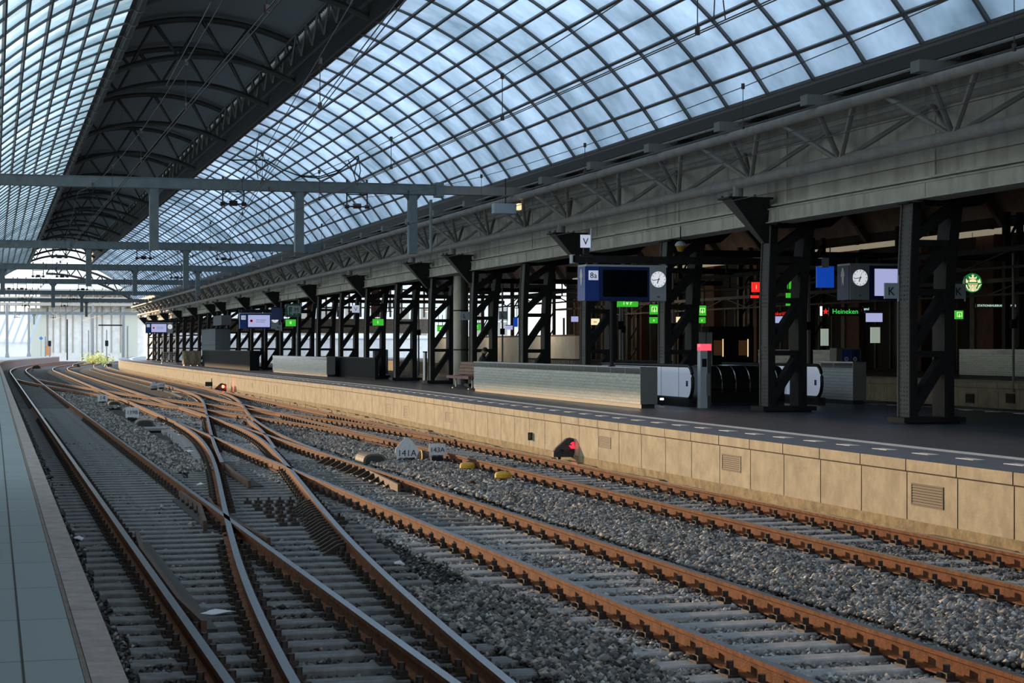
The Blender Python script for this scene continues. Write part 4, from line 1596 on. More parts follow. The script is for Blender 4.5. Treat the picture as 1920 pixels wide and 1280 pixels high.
# small position plates
def plate(px, py, d, w, h, txt, label, rz=0, col='sign_grey', tcol='lettering_navy', pole=None):
    t = thing('letter_plate', label, 'sign', tuple(at_d(px, py, d)), rz)
    mb = MB(); mb.box(-w / 2, w / 2, 0, 0.03, -h / 2, h / 2, col); mb.build('plate', t)
    if txt:
        text(txt, t, (0, -.004, -h * .05), h * .75, tcol)
    mb = MB()
    mb.tube([(w / 2 + .02, .02, -h / 2 - .05), (w / 2 + .02, .02, h / 2 + .15)], .02, 'sign_grey', 6)
    mb.build('mounting_bar', t)
    return t


plate(1671, 545, 34.6, .28, .3, 'K', 'grey letter K plate on the left side of the nearest column')
plate(1797, 546, 36.6, .28, .3, 'K', 'letter K plate on the right side of the nearest column, half hidden')
plate(871, 592, 65.0, .34, .3, 'L', 'grey letter L plate beside the cylinder duct')
plate(943, 591, 66.5, .3, .3, 'L', 'dim letter L plate between two dark columns')
plate(1098, 452, 42.5, .24, .3, 'V', 'white letter V plate above the large departure board', col='sign_lit')
plate(667, 579, 84, .34, .34, 'V', 'small white letter V plate between far columns', col='sign_lit')
plate(556, 580, 97, .42, .4, 'M', 'letter M plate beside the green exit sign', col='sign_grey')
plate(522, 614, 103, .35, .3, 'N', 'tiny letter N plate behind the far departure board', col='sign_grey')
t = thing('sign_mast', 'short black mast above the sign beam below the V plate', 'post', tuple(at_d(1099, 478, 43.2)))
mb = MB(); mb.box(-.07, .07, -.05, .05, 0, .22, 'iron'); mb.build('mast', t)
mb = MB(); mb.box(-.15, .15, -.06, .06, -.03, 0.01, 'iron'); mb.build('foot', t)
# round lamp above the beam
t = thing('dome_lamp', 'round blue grey dome lamp hanging above the sign beam', 'lamp', tuple(at_d(1276, 461, 46)))
mb = MB()
for i in range(5):
    a0, a1 = i * math.pi / 10, (i + 1) * math.pi / 10
    mb.tube([(0, 0, .13 * math.sin(a0)), (0, 0, .13 * math.sin(a1))], .15 * math.cos(a0), 'sign_grey', 12, r1=max(.15 * math.cos(a1), .002), cap=False)
mb.build('dome', t)
mb = MB(); mb.tube([(0, 0, -.14), (0, 0, 0)], .07, 'plate_yellow', 10, r1=.13); mb.build('reflector', t)
mb = MB(); mb.tube([(0, 0, .12), (0, 0, .5)], .015, 'iron', 5); mb.build('rod', t)

# ================================================================== green signs and light signs deep in the hall
def lit_sign(px, py, d, w, h, mat_, label, cat='sign', txt=None, tm='green_text', ts=None, name='lit_sign', rod=True):
    t = thing(name, label, cat, tuple(at_d(px, py, d)), -YAW * 0.6)
    mb = MB(); mb.box(-w / 2, w / 2, 0, .12, -h / 2, h / 2, mat_); mb.build('light_box', t)
    mb = MB(); mb.box(-w / 2 - .02, w / 2 + .02, .0, .13, h / 2, h / 2 + .03, 'iron'); mb.build('frame', t)
    if txt:
        text(txt, t, (0, -.008, 0), ts or h * .6, tm)
    if rod:
        for sx in (-.3, .3):
            mb = MB(); mb.tube([(w * sx, .06, h / 2), (w * sx, .06, h / 2 + .5)], .015, 'iron', 5); mb.build('rod', t)
    return t


def arrow_sign(px, py, d, w, h, mat_, label, lm='green_text'):
    t = lit_sign(px, py, d, w, h, mat_, label, name='exit_sign')
    mb = MB()
    q = w * .3
    for a, b2 in (((-q, q), (q, q)), ((-q, q), (-q, -q)), ((q, q), (q, -q))):
        mb.bar((a[0], -.006, a[1]), (b2[0], -.006, b2[1]), w * .07, .004, lm, up=(0, 1, 0))
    for a, b2 in (((0, q * .5), (0, -q)), ((0, -q), (-q * .5, -q * .4)), ((0, -q), (q * .5, -q * .4))):
        mb.bar((a[0], -.006, a[1]), (b2[0], -.006, b2[1]), w * .08, .004, lm, up=(0, 1, 0))
    mb.build('arrow_symbol', t)


arrow_sign(548, 582, 98, .75, .7, 'green_sign_dim', 'unlit green exit sign with arrow beside the M plate', 'cap_steel')
lit_sign(545, 605, 97, .55, .36, 'green_sign', 'green running figure exit sign under the arrow sign', txt='II')
lit_sign(709, 604, 84, .5, .3, 'green_sign', 'round-topped green exit sign left of centre', txt='I:')
lit_sign(826, 616, 83, .3, .26, 'green_sign', 'small green exit sign left of the cylinder duct', txt='Z')
lit_sign(894, 613, 83, .34, .3, 'green_sign', 'small green exit sign right of the cylinder duct', txt='Z')
lit_sign(1177, 568, 58, .68, .24, 'green_sign', 'green exit sign just below the large departure board', txt='i v r', ts=.18)
arrow_sign(1227, 580, 60, .28, .32, 'green_sign', 'green arrow exit sign left of the third column')
lit_sign(1226, 600, 60, .26, .2, 'green_sign', 'green figure sign left of the third column', txt='z')
arrow_sign(1317, 582, 62, .26, .34, 'green_sign', 'green arrow exit sign right of the third column')
lit_sign(1316, 600, 62, .26, .2, 'green_sign', 'green figure sign right of the third column', txt='z')
lit_sign(1485, 561, 60, .36, .42, 'green_sign', 'green sign with cream panel seen through the second column', txt='I', tm='cream_sign')
lit_sign(1486, 534, 61, .3, .26, 'green_sign', 'green figure sign seen through the second column', txt='z', tm='white_lamp')
arrow_sign(1799, 590, 64, .28, .3, 'green_sign', 'green arrow exit sign right of the nearest column')
lit_sign(1418, 538, 66, .3, .36, 'red_neon', 'bright red information sign left of the second column', txt='i', tm='cream_sign')
lit_sign(1416, 556, 66, .28, .1, 'red_neon', 'thin red light strip under the red information sign')
lit_sign(1460, 599, 66, .42, .24, 'screen_on', 'small lit pale blue screen behind the second column', name='screen')
lit_sign(1275, 599, 66, .24, .2, 'cream_sign', 'small cream lit sign under the departure board, right side', txt='i', tm='black')
lit_sign(1116, 603, 70, .34, .24, 'cream_sign', 'cream lit sign with dark lettering left of the third column', txt='ev', tm='black', ts=.14)
lit_sign(1104, 603, 70.3, .14, .22, 'blue_poster', 'small blue sign beside the cream lit sign')
lit_sign(1078, 598, 75, .28, .22, 'screen_on', 'tiny lit timetable screen left of the fourth column', name='screen')
lit_sign(955, 614, 80, .3, .18, 'screen_on', 'tiny lit screen between dark columns left of centre', name='screen')
lit_sign(967, 604, 80, .18, .4, 'blue_poster', 'narrow blue sign beside the tiny screen')
lit_sign(1548, 519, 48, .46, .56, 'blue_poster', 'glowing blue poster panel left of the second clock', name='poster_panel')
lit_sign(1640, 595, 62, .55, .3, 'screen_on', 'lit screen with blue header below the second departure board', name='screen')
lit_sign(1639, 585, 62, .62, .06, 'blue', 'blue header bar above the lower lit screen', rod=False)
lit_sign(1547, 632, 60, .24, .56, 'ad_panel', 'tall lit advertising panel right of the second column', name='advertising_panel', rod=False)
lit_sign(1642, 628, 60, .3, .52, 'ad_panel', 'tall lit advertising panel left of the nearest column', name='advertising_panel', rod=False)
lit_sign(519, 588, 100, .62, .66, 'dark_blue', 'dark blue unlit panel right of the far departure board clock', name='blue_panel')
# shop lettering
def shop(px, py, d, txt, size, m_, label):
    t = thing('shop_sign', label, 'sign', tuple(at_d(px, py, d)), -YAW * .6)
    text(txt, t, (0, 0, 0), size, m_)
    mb = MB(); mb.box(-size * .3 * len(txt), size * .3 * len(txt), .02, .08, -size * .6, size * .6, 'black'); mb.build('backing', t)
    return t


s_ = shop(1585, 584, 70, 'Heineken', .27, 'green_neon', 'green neon shop lettering reading Heineken')
mb = MB()
star = []
for i in range(10):
    a = math.pi * i / 5
    r = .13 if i % 2 == 0 else .055
    star.append((-.78 + r * math.sin(a), r * math.cos(a)))
mb.prism(star, 'y', -.01, .0, 'red_neon'); mb.build('star', s_)
mb = MB(); mb.box(-1.0, -.92, -.01, 0, -.16, .2, 'white_lamp'); mb.build('light_bar', s_)
shop(1611, 581, 70.5, 'eat', .17, 'red_neon', 'small red shop lettering right of the green neon lettering')
shop(1625, 579, 70.5, 'and', .16, 'white_neon', 'small white shop lettering right of the red lettering')
shop(1459, 588, 70, 'smakelijk', .19, 'red_neon', 'small red neon lettering behind the second column')
shop(1870, 573, 74, 'STATIONSHUISKAMER & MEER', .125, 'white_neon', 'thin pale green lettering under the round green logo')
# round green logo sign
t = thing('round_logo_sign', 'round green and cream glowing coffee shop logo hanging in the dark hall', 'sign', tuple(at_d(1824, 530, 72)), -YAW * .6)
mb = MB(); mb.tube([(0, .1, 0), (0, 0, 0)], .38, 'logo_green', 36); mb.build('disc', t)
mb = MB()
def poly_(pts):
    mb.prism(pts, 'y', -.012, -.001, 'cream_sign')
star = []
for i in range(10):
    a = math.pi * i / 5
    r = .07 if i % 2 == 0 else .03
    star.append((r * math.sin(a), .28 + r * math.cos(a)))
poly_(star)
poly_([(-.14, .16), (-.17, .26), (-.08, .2), (0, .24), (.08, .2), (.17, .26), (.14, .16)])
poly_([(-.15, .03), (-.13, .12), (0, .15), (.13, .12), (.15, .03)])
for sx in (-1, 1):
    poly_([(sx * .33, 0), (sx * .28, .17), (sx * .22, .08), (sx * .18, .12), (sx * .2, .0)])
    for k in range(5):
        poly_([(sx * (.35 - .035 * k), -.05 - .05 * k), (sx * (.35 - .035 * k), -.08 - .05 * k), (sx * (.24 - .02 * k), -.12 - .045 * k), (sx * (.24 - .02 * k), -.09 - .045 * k)])
poly_([(-.2, -.03), (.2, -.03), (.2, -.055), (-.2, -.055)])
poly_([(-.05, -.08), (.05, -.08), (.02, -.2), (.07, -.34), (-.07, -.34), (-.02, -.2)])
for sx in (-1, 1):
    poly_([(sx * .08, -.08), (sx * .12, -.08), (sx * .07, -.2), (sx * .12, -.33), (sx * .09, -.34), (sx * .04, -.2)])
    poly_([(sx * .14, -.08), (sx * .19, -.08), (sx * .12, -.2), (sx * .17, -.3), (sx * .14, -.32), (sx * .09, -.2)])
mb.build('emblem', t)
mb = MB(); mb.tube([(0, .05, .38), (0, .05, 2.0)], .012, 'iron', 5); mb.build('rod', t)

# ================================================================== the dark hall on the right
VX0, VX1 = 17.3, 44.5
mb = MB()
nv = 26
vp = []
for i in range(nv + 1):
    u = i / nv
    x = VX0 + (VX1 - VX0) * u
    z = 7.5 + 8.0 * math.sin(math.pi * u) ** 0.8
    vp.append((x, z))
for i in range(nv):
    (xa, za), (xb, zb) = vp[i], vp[i + 1]
    mb.add([(xa, -35, za), (xb, -35, zb), (xb, 186, zb), (xa, 186, za)], [(0, 1, 2, 3)], 'vault_deck')
struct(mb.build('roof_hall'))
rib_me = None
for j in range(26):
    yy = 20 + j * 6.63 - .2
    if yy > 186:
        break
    if rib_me is None:
        mb = MB()
        for i in range(nv):
            (xa, za), (xb, zb) = vp[i], vp[i + 1]
            mb.bar((xa, 0, za - .25), (xb, 0, zb - .25), .3, .45, 'vault_rib')
        rib_me = mb.build('x')
        o = rib_me
        rib_me = o.data
        bpy.data.objects.remove(o)
    o = bpy.data.objects.new('trim_%d' % (20 + j), rib_me)
    COL.objects.link(o)
    o.location = (0, yy, 0)
    struct(o)
mb = MB()
for y in np.arange(20, 134, 4.4):
    mb.box(43.2, 43.5, y, y + 3.9, 7.35, 7.6, 'skylight_strip')
struct(mb.build('trim_9'))
# brick station building
mb = MB()
mb.box(44.0, 44.5, -35, 138, -0.5, 8.2, 'void')
for y in np.arange(20, 134, 6.63):
    mb.box(43.6, 44.0, y, y + 1.5, 0.5, 7.6, 'brick_dark')
    mb.box(43.5, 44.0, y + 1.5, y + 1.9, 0.5, 6.0, 'stone_dark')
    mb.box(43.5, 44.0, y, y + 6.63, 5.2, 5.35, 'stone_dark')
    mb.box(43.55, 43.7, y + 3.1, y + 3.2, 1.2, 4.6, 'stone_dark')
    mb.box(43.55, 43.7, y + 4.7, y + 4.8, 1.2, 4.6, 'stone_dark')
struct(mb.build('wall_hall'))
# far platform
mb = MB()
mb.box(32.6, 44.0, -35, 200, -0.5, 1.1, 'platform_dark')
struct(mb.build('platform_far'))
mb = MB()
y = 0
while y < 190:
    mb.box(32.5, 32.6, y + .01, y + PW - .01, -0.3, 0.88, 'wall_concrete')
    mb.box(32.46, 32.6, y + .01, y + PW - .01, 0.9, 1.08, 'wall_concrete')
    y += PW
mb.box(32.45, 32.7, 0, 190, 1.1, 1.11, 'white_line')
mb.box(33.6, 33.8, 0, 190, 1.1, 1.11, 'white_line')
struct(mb.build('wall_track'))
for px, lab in ((1817, 'left dark vent in the far platform wall'), (1893, 'right dark vent in the far platform wall')):
    p = at_x(px, 746, 32.44)
    t = thing('vent_grille', lab, 'vent', tuple(p))
    mb = MB(); mb.box(0, .05, -.25, .25, -.17, .15, 'vent_metal'); mb.build('frame', t)
    mb = MB(); mb.box(-.01, .0, -.21, .21, -.14, .12, 'joint'); mb.build('opening', t)
# far platform: tiled parapets, bench, cabinets
parapet(36.4, 50, 36.4, 63.5, 1.1, 'glittering white tiled parapet on the far platform at the right edge', th=.35)
parapet(36.0, 77, 36.0, 82, 1.05, 'short tiled parapet on the far platform behind the escalator, left one', th=.35)
parapet(35.6, 71, 35.6, 75.0, 1.05, 'short tiled parapet on the far platform behind the escalator, right one', th=.35)
for t_ in list(bpy.data.objects):
    if t_.name.startswith('tiled_parapet') and t_.location.x > 30:
        t_.location.z = 1.1
# second row of columns on the far platform
cp = None
for k in range(0, 14):
    y = 28 + 8.84 * k
    if cp is None:
        cp = thing('hall_column', 'slim dark column in the row on the far platform', 'column', (38.4, y, 1.1), group='columns on the far platform')
        mb = MB(); mb.box(-.12, .12, -.12, .12, 0, 6.5, 'iron'); mb.build('post', cp)
        mb = MB(); mb.box(.5, .7, -.12, .12, 0, 6.5, 'iron'); mb.build('post', cp)
        mb = MB()
        for q in range(5):
            mb.bar((0, 0, .2 + q * 1.25), (.6, 0, 1.3 + q * 1.25), .1, .08, 'iron')
        mb.build('lattice', cp)
        mb = MB(); mb.box(-.25, .85, -.25, .25, 0, .15, 'stone_dark'); mb.build('base', cp)
    else:
        dup(cp, (38.4, y, 1.1))
# thin lamp poles in the hall
pp = None
for (px, d) in ((1163, 64), (1168, 78), (1262, 70), (1437, 74), (1515, 66), (1900, 60), (1026, 84), (942, 90), (785, 96)):
    p = at_d(px, 650, d)
    if pp is None:
        pp = thing('lamp_pole', 'thin pale pole standing in the dark hall', 'pole', (p.x, p.y, .8), group='thin poles in the dark hall')
        mb = MB(); mb.tube([(0, 0, 0), (0, 0, 4.6)], .045, 'pole_grey', 7); mb.build('pole', pp)
        mb = MB(); mb.box(-.1, .1, -.08, .08, 2.1, 2.4, 'dark_panel'); mb.build('box', pp)
    else:
        dup(pp, (p.x, p.y, .8))
# horizontal service beams seen through the columns
for i, (z, x) in enumerate(((5.3, 30.0), (4.9, 38.0))):
    mb = MB()
    mb.box(-.08, .08, 0, 85, -.08, .08, 'iron')
    for y in np.arange(0, 80, 6):
        mb.bar((0, y, 0), (0, y + 3, -.55), .05, .05, 'iron')
        mb.bar((0, y + 3, -.55), (0, y + 6, 0), .05, .05, 'iron')
    mb.box(-.05, .05, 0, 85, -.6, -.52, 'iron')
    o = mb.build('service_beam', None, (x, 25, z))
    tag(o, ('dark lattice service beam high over the hall tracks', 'dark lattice service beam above the slim columns of the far platform')[i], 'beam')
for k in range(6):
    y = 60 + 14 * k
    t = thing('overhead_gantry', 'dark beam with hanging gear across the hall tracks', 'gantry', (23.6, y, 5.6), group='dark gantries over the hall tracks')
    mb = MB(); mb.box(0, 13, -.1, .1, -.12, .12, 'iron'); mb.build('beam', t)
    mb = MB()
    for x in (1.5, 4.2, 7.5, 10):
        mb.box(x, x + .06, -.03, .03, -.7, -.1, 'iron')
        mb.box(x - .3, x + .3, -.03, .03, -.75, -.7, 'iron')
    mb.build('hangers', t)

# cylinder duct, lockers, bins, kiosk, tarp etc
def cyl_thing(name, label, cat, px, py, d, r, h, m_):
    p = at_d(px, py, d)
    t = thing(name, label, cat, (p.x, p.y, .8))
    mb = MB(); mb.tube([(0, 0, 0), (0, 0, h)], r, m_, 24); mb.build('shaft', t, smooth=False)
    return t


t = cyl_thing('cylinder_duct', 'wide grey cylindrical duct rising behind the slatted bench', 'duct', 864, 650, 72, .3, 4.6, 'cylinder_grey')
mb = MB(); mb.tube([(0, 0, 1.35), (0, 0, 1.4)], .315, 'iron', 24); mb.tube([(0, 0, 2.9), (0, 0, 2.95)], .315, 'iron', 24); mb.build('seam_rings', t)
t = cyl_thing('steel_bollard', 'slim shining steel post on the platform left of the bench', 'post', 797, 700, 76.5, .085, 1.25, 'steel')
mb = MB(); mb.tube([(0, 0, 1.25), (0, 0, 1.3)], .1, 'iron', 12); mb.build('cap', t)
p = at(731, 706, .8)
t = thing('locker_cabinet', 'grey slatted cabinet between two far columns', 'cabinet', (p.x + .2, p.y + 3, .8))
mb = MB(); mb.box(-.35, .35, 0, .5, 0.1, 1.35, 'kiosk'); mb.build('body', t)
mb = MB()
for k in range(7):
    mb.box(-.3 + k * .09, -.26 + k * .09, -.01, 0, .3, 1.0, 'sign_grey')
mb.build('slats', t)
t = thing('hoarding', 'long low black hoarding far down the platform', 'hoarding', (15.5, 114, .8))
mb = MB(); mb.box(0, .6, 0, 27, 0, 1.2, 'dark_panel'); mb.build('panels', t)
mb = MB(); mb.box(-.03, .63, -.03, 27.03, 1.2, 1.25, 'iron'); mb.build('top_edge', t)
t = thing('kiosk_panel', 'blue grey boarded box standing on the dark hoarding far down the platform', 'kiosk', (15.45, 132, 2.05))
mb = MB(); mb.box(0, 1.1, 0, 9, 0, 1.55, 'kiosk'); mb.build('box', t)
mb = MB(); mb.box(-.02, 1.12, -.02, 9.02, 1.53, 1.58, 'iron'); mb.build('top_trim', t)
mb = MB(); mb.box(-.02, .0, 0, 9, .36, .39, 'iron'); mb.build('seam', t)
mb = MB(); mb.box(.2, .9, -2, 3, 1.8, 2.5, 'kiosk'); mb.build('upper_box', t)
mb = MB(); mb.box(.4, .46, .4, .5, 1.5, 1.85, 'iron'); mb.build('stay', t)
t = thing('covered_pallet', 'brown tarpaulin covered load on a wooden pallet left of the hoarding', 'pallet', (14.75, 142, .8))
mb = MB()
n = 14
vs, fs = [], []
for i in range(n + 1):
    for j in range(5):
        x = -.55 + 1.3 * i / n
        z = .18 + 1.0 * j / 4
        vs.append((x, -.02 - .07 * math.sin(i * 1.3 + j) * math.cos(j * .9 + i * .4), z + (.04 * math.sin(i * .9) if j == 4 else 0)))
for i in range(n):
    for j in range(4):
        a = i * 5 + j
        fs.append((a, a + 5, a + 6, a + 1))
mb.add(vs, fs, 'tarp')
mb.box(-.55, .75, .05, 1.3, .16, 1.16, 'tarp')
mb.build('tarpaulin', t)
mb = MB()
for y in (0, .5, 1.0):
    mb.box(-.5, .7, y, y + .1, .1, .15, 'bench_wood')
for x in (-.5, .05, .58):
    mb.box(x, x + .12, 0, 1.1, 0, .1, 'bench_wood')
mb.build('pallet', t)
t = thing('grid_crate', 'pale slatted crate on the platform under the smallest board', 'crate', (14.75, 160, .8))
mb = MB()
for k in range(6):
    mb.box(-.6, .6, 0, .6, .15 + k * .16, .22 + k * .16, 'bench_metal')
for x in (-.6, -.2, .2, .55):
    mb.box(x, x + .05, -.02, .62, .1, 1.05, 'iron_plate')
mb.build('slats', t)
mb = MB(); mb.box(-.65, .65, 0, .6, 0, .12, 'facade_white'); mb.build('base', t)
# recycling bin
p = at_d(1591, 665, 58)
t = thing('recycling_bin', 'blue and grey recycling bin with two round symbols behind the tiled parapet', 'bin', (p.x, p.y, .8))
mb = MB(); mb.box(-.42, .42, 0, .5, 0, 1.45, 'bin_grey'); mb.build('body', t)
mb = MB(); mb.box(-.22, .06, -.01, 0, .85, 1.4, 'blue'); mb.build('paper_front', t)
mb = MB(); mb.box(.1, .38, -.01, 0, .85, 1.4, 'dark_blue'); mb.build('waste_front', t)
for x in (-.08, .22):
    mb = MB(); mb.tube([(x, -.01, 1.1), (x, -.02, 1.1)], .07, 'sign_white', 14); mb.tube([(x, -.02, 1.1), (x, -.024, 1.1)], .03, 'blue', 10); mb.build('symbol', t)
# vending machines
p = at_d(1352, 640, 72)
t = thing('vending_machine', 'dark vending machine with glowing rows of snacks', 'vending machine', (p.x, p.y, 1.1))
mb = MB(); mb.box(-.5, 1.4, 0, .8, 0, 2.0, 'dark_panel'); mb.build('cabinet', t)
for x in (-.32, .75):
    mb = MB(); mb.box(x, x + .36, -.02, 0, .85, 1.45, 'snack'); mb.build('snack_window', t)
    mb = MB(); mb.box(x + .38, x + .41, -.03, 0, .8, 1.5, 'warm_lamp'); mb.build('light_strip', t)
p = at_d(1322, 640, 70)
t = thing('service_cabinet', 'two pale grey cabinets standing left of the vending machine', 'cabinet', (p.x, p.y, 1.1))
mb = MB(); mb.box(-.25, .03, 0, .5, 0, 1.75, 'sign_grey'); mb.build('door', t)
mb = MB(); mb.box(.08, .3, 0, .5, 0, 1.75, 'sign_grey'); mb.build('door', t)

# ================================================================== bench
def bench(loc, L, label, rz=0.0, slat='bench_wood'):
    """local +y runs along the bench; the front faces local -x; a second seat at the back"""
    t = thing('slatted_bench', label, 'bench', loc, rz)
    for sgn, nm in ((-1, 'seat'), (1, 'seat')):
        mb = MB()
        for k in range(4):
            x = sgn * (.12 + k * .11)
            mb.box(min(x, x + sgn * .09), max(x, x + sgn * .09), 0, L, .42, .46, slat)
        mb.box(min(sgn * .54, sgn * .58), max(sgn * .54, sgn * .58), -.02, L + .02, .36, .46, slat)
        mb.build(nm, t)
        mb = MB()
        for k in range(4):
            z = .5 + k * .115
            x = sgn * (.13 - k * .022)
            mb.bar((x, .08, z + .05), (x, L - .08, z + .05), .03, .1, slat)
        mb.build('backrest', t)
    mb = MB(); mb.prism([(-.13, .46), (.13, .46), (.05, .95), (-.05, .95)], 'y', .02, .07, 'iron'); mb.build('end_panel', t)
    for y in (.35, L - .45):
        for sx in (-.42, .42):
            mb = MB()
            mb.tube([(sx, y, .42), (sx * .8, y, .3), (sx * .8, y, .04), (sx, y, .02)], .03, 'bench_metal', 7)
            mb.box(sx - .06, sx + .06, y - .05, y + .05, 0, .03, 'bench_metal')
            mb.build('leg', t)
    return t


bench((16.5, 61.2, .8), 3.1, 'brown slatted back-to-back bench at the left end of the long parapet')
bench((29.6 + 5.2, 52.0, 1.1), 3.2, 'slatted bench on the far platform behind the recycling bin', slat='stone_dark')

# ================================================================== people
def person(loc, rz, label, joints, coat, legs, scale=1.0, hair='hair'):
    t = thing('person', label, 'person', loc, rz)
    names = list(joints)
    idx = {n_: i for i, n_ in enumerate(names)}
    edges = [('pelvis', 'waist'), ('waist', 'chest'), ('chest', 'neck'), ('neck', 'head0'), ('head0', 'head1')]
    for s_2 in 'lr':
        edges += [('chest', s_2 + 'sh'), (s_2 + 'sh', s_2 + 'el'), (s_2 + 'el', s_2 + 'wr'), (s_2 + 'wr', s_2 + 'hand'),
                  ('pelvis', s_2 + 'hip'), (s_2 + 'hip', s_2 + 'kn'), (s_2 + 'kn', s_2 + 'an'), (s_2 + 'an', s_2 + 'toe')]
    rad = dict(pelvis=.15, waist=.13, chest=.15, neck=.06, head0=.085, head1=.09, sh=.075, el=.05, wr=.035, hand=.035, hip=.1, kn=.07, an=.045, toe=.04)
    me = bpy.data.meshes.new('body')
    me.from_pydata([joints[n_] for n_ in names], [(idx[a], idx[b2]) for a, b2 in edges], [])
    ob = bpy.data.objects.new('body', me)
    COL.objects.link(ob)
    ob.parent = t
    sk = ob.modifiers.new('skin', 'SKIN')
    for i, n_ in enumerate(names):
        r = rad.get(n_, rad.get(n_[1:], .06))
        me.skin_vertices[0].data[i].radius = (r, r)
        me.skin_vertices[0].data[i].use_root = (n_ == 'pelvis')
    ob.modifiers.new('sub', 'SUBSURF').levels = 2
    ob.modifiers['sub'].render_levels = 2
    me.materials.append(MATS[coat])
    h = Vector(joints['head1'])
    # head with face and hair
    mb = MB()
    c = (Vector(joints['head0']) + h) / 2
    for i in range(8):
        a0, a1 = -math.pi / 2 + math.pi * i / 8, -math.pi / 2 + math.pi * (i + 1) / 8
        mb.tube([c + Vector((0, 0, .125 * math.sin(a0))), c + Vector((0, 0, .125 * math.sin(a1)))], max(.1 * math.cos(a0), .001), 'skin', 14, r1=max(.1 * math.cos(a1), .001), cap=False)
    mb.bar(c + Vector((-.1, 0, .02)), c + Vector((-.13, 0, -.03)), .03, .03, 'skin')
    mb.build('face', t, smooth=True)
    mb = MB()
    c2_ = c + Vector((.018, 0, .03))
    for i in range(6):
        a0, a1 = -.25 + (math.pi / 2 + .25) * i / 6, -.25 + (math.pi / 2 + .25) * (i + 1) / 6
        mb.tube([c2_ + Vector((0, 0, .12 * math.sin(a0))), c2_ + Vector((0, 0, .12 * math.sin(a1)))], .112 * math.cos(a0), hair, 14, r1=max(.112 * math.cos(a1), .002), cap=False)
    mb.build('hair', t, smooth=True)
    for s_2 in 'lr':
        w_, hd = Vector(joints[s_2 + 'wr']), Vector(joints[s_2 + 'hand'])
        d = (hd - w_).normalized()
        sd = d.cross(Vector((0, 0, 1))).normalized() if abs(d.z) < .9 else Vector((0, 1, 0))
        mb = MB()
        mb.bar(w_, hd, .08, .03, 'skin')
        for q, l in enumerate((.07, .08, .075, .06)):
            b0 = hd + sd * (-.03 + .02 * q)
            mb.tube([b0, b0 + d * l * .6, b0 + d * l + Vector((0, 0, -.015))], .009, 'skin', 6)
        mb.tube([w_ + sd * .035 + d * .02, w_ + sd * .07 + d * .06], .011, 'skin', 6)
        mb.build('hand', t)
    return t


# seated, facing local +x (away from the tracks), on the back seat of the bench
J = dict(pelvis=(.33, 0, .58), waist=(.32, 0, .76), chest=(.36, 0, 1.0), neck=(.40, 0, 1.17), head0=(.44, 0, 1.27), head1=(.46, 0, 1.38),
         lsh=(.37, .19, 1.08), lel=(.5, .25, .83), lwr=(.7, .18, .74), lhand=(.78, .14, .73), rsh=(.37, -.19, 1.08), rel=(.5, -.25, .83), rwr=(.7, -.18, .74), rhand=(.78, -.14, .73),
         lhip=(.36, .1, .56), lkn=(.8, .13, .54), lan=(.82, .13, .1), ltoe=(.98, .14, .05), rhip=(.36, -.1, .56), rkn=(.8, -.13, .54), ran=(.82, -.13, .1), rtoe=(.98, -.14, .05))
person((16.5, 62.8, .8), 0, 'person in a dark coat sitting on the rear side of the slatted bench', J, 'coat', 'trousers')
JS = dict(pelvis=(0, 0, .92), waist=(0, 0, 1.1), chest=(0, 0, 1.32), neck=(0, 0, 1.48), head0=(0, 0, 1.57), head1=(0, 0, 1.68),
          lsh=(0, .19, 1.4), lel=(.02, .25, 1.12), lwr=(-.08, .22, .9), lhand=(-.1, .2, .82), rsh=(0, -.19, 1.4), rel=(.02, -.25, 1.12), rwr=(-.08, -.22, .9), rhand=(-.1, -.2, .82),
          lhip=(0, .1, .88), lkn=(0, .11, .48), lan=(.02, .11, .08), ltoe=(-.14, .12, .04), rhip=(0, -.1, .88), rkn=(0, -.11, .48), ran=(.02, -.11, .08), rtoe=(-.14, -.12, .04))
person(tuple(at_d(100, 669, 330)), 1.4, 'tiny far person with dark hair and grey top at the end of the left platform', JS, 'coat_grey', 'trousers')

# ================================================================== track side equipment
def ground_at(px, py, z=-0.2):
    return at(px, py, z)


def number_plate(px, py, w, h, txt, label, shape='rect', lift=.12, col='plate_white', tcol='lettering_navy', ts=None):
    p = ground_at(px, py)
    t = thing('point_number_plate', label, 'number plate', tuple(p), -.1)
    mb = MB()
    if shape == 'diamond':
        mb.prism([(-w / 2, lift + h * .3), (-w * .38, lift), (w * .38, lift), (w / 2, lift + h * .3), (w / 2 - .01, lift + h * .5), (w * .08, lift + h), (-w * .08, lift + h), (-w / 2 + .01, lift + h * .5)], 'y', 0, .03, col)
    else:
        mb.box(-w / 2, w / 2, 0, .03, lift, lift + h, col)
    mb.build('plate', t)
    text(txt, t, (0, -.006, lift + (h * .5 if shape == 'rect' else h * .26)), ts or h * .75, tcol, ext=.002)
    mb = MB(); mb.box(-w * .35, w * .35, .0, .1, 0, lift + .03, 'iron'); mb.box(-.04, .04, .03, .06, 0, lift + h * .6, 'iron'); mb.build('stand', t)
    return t


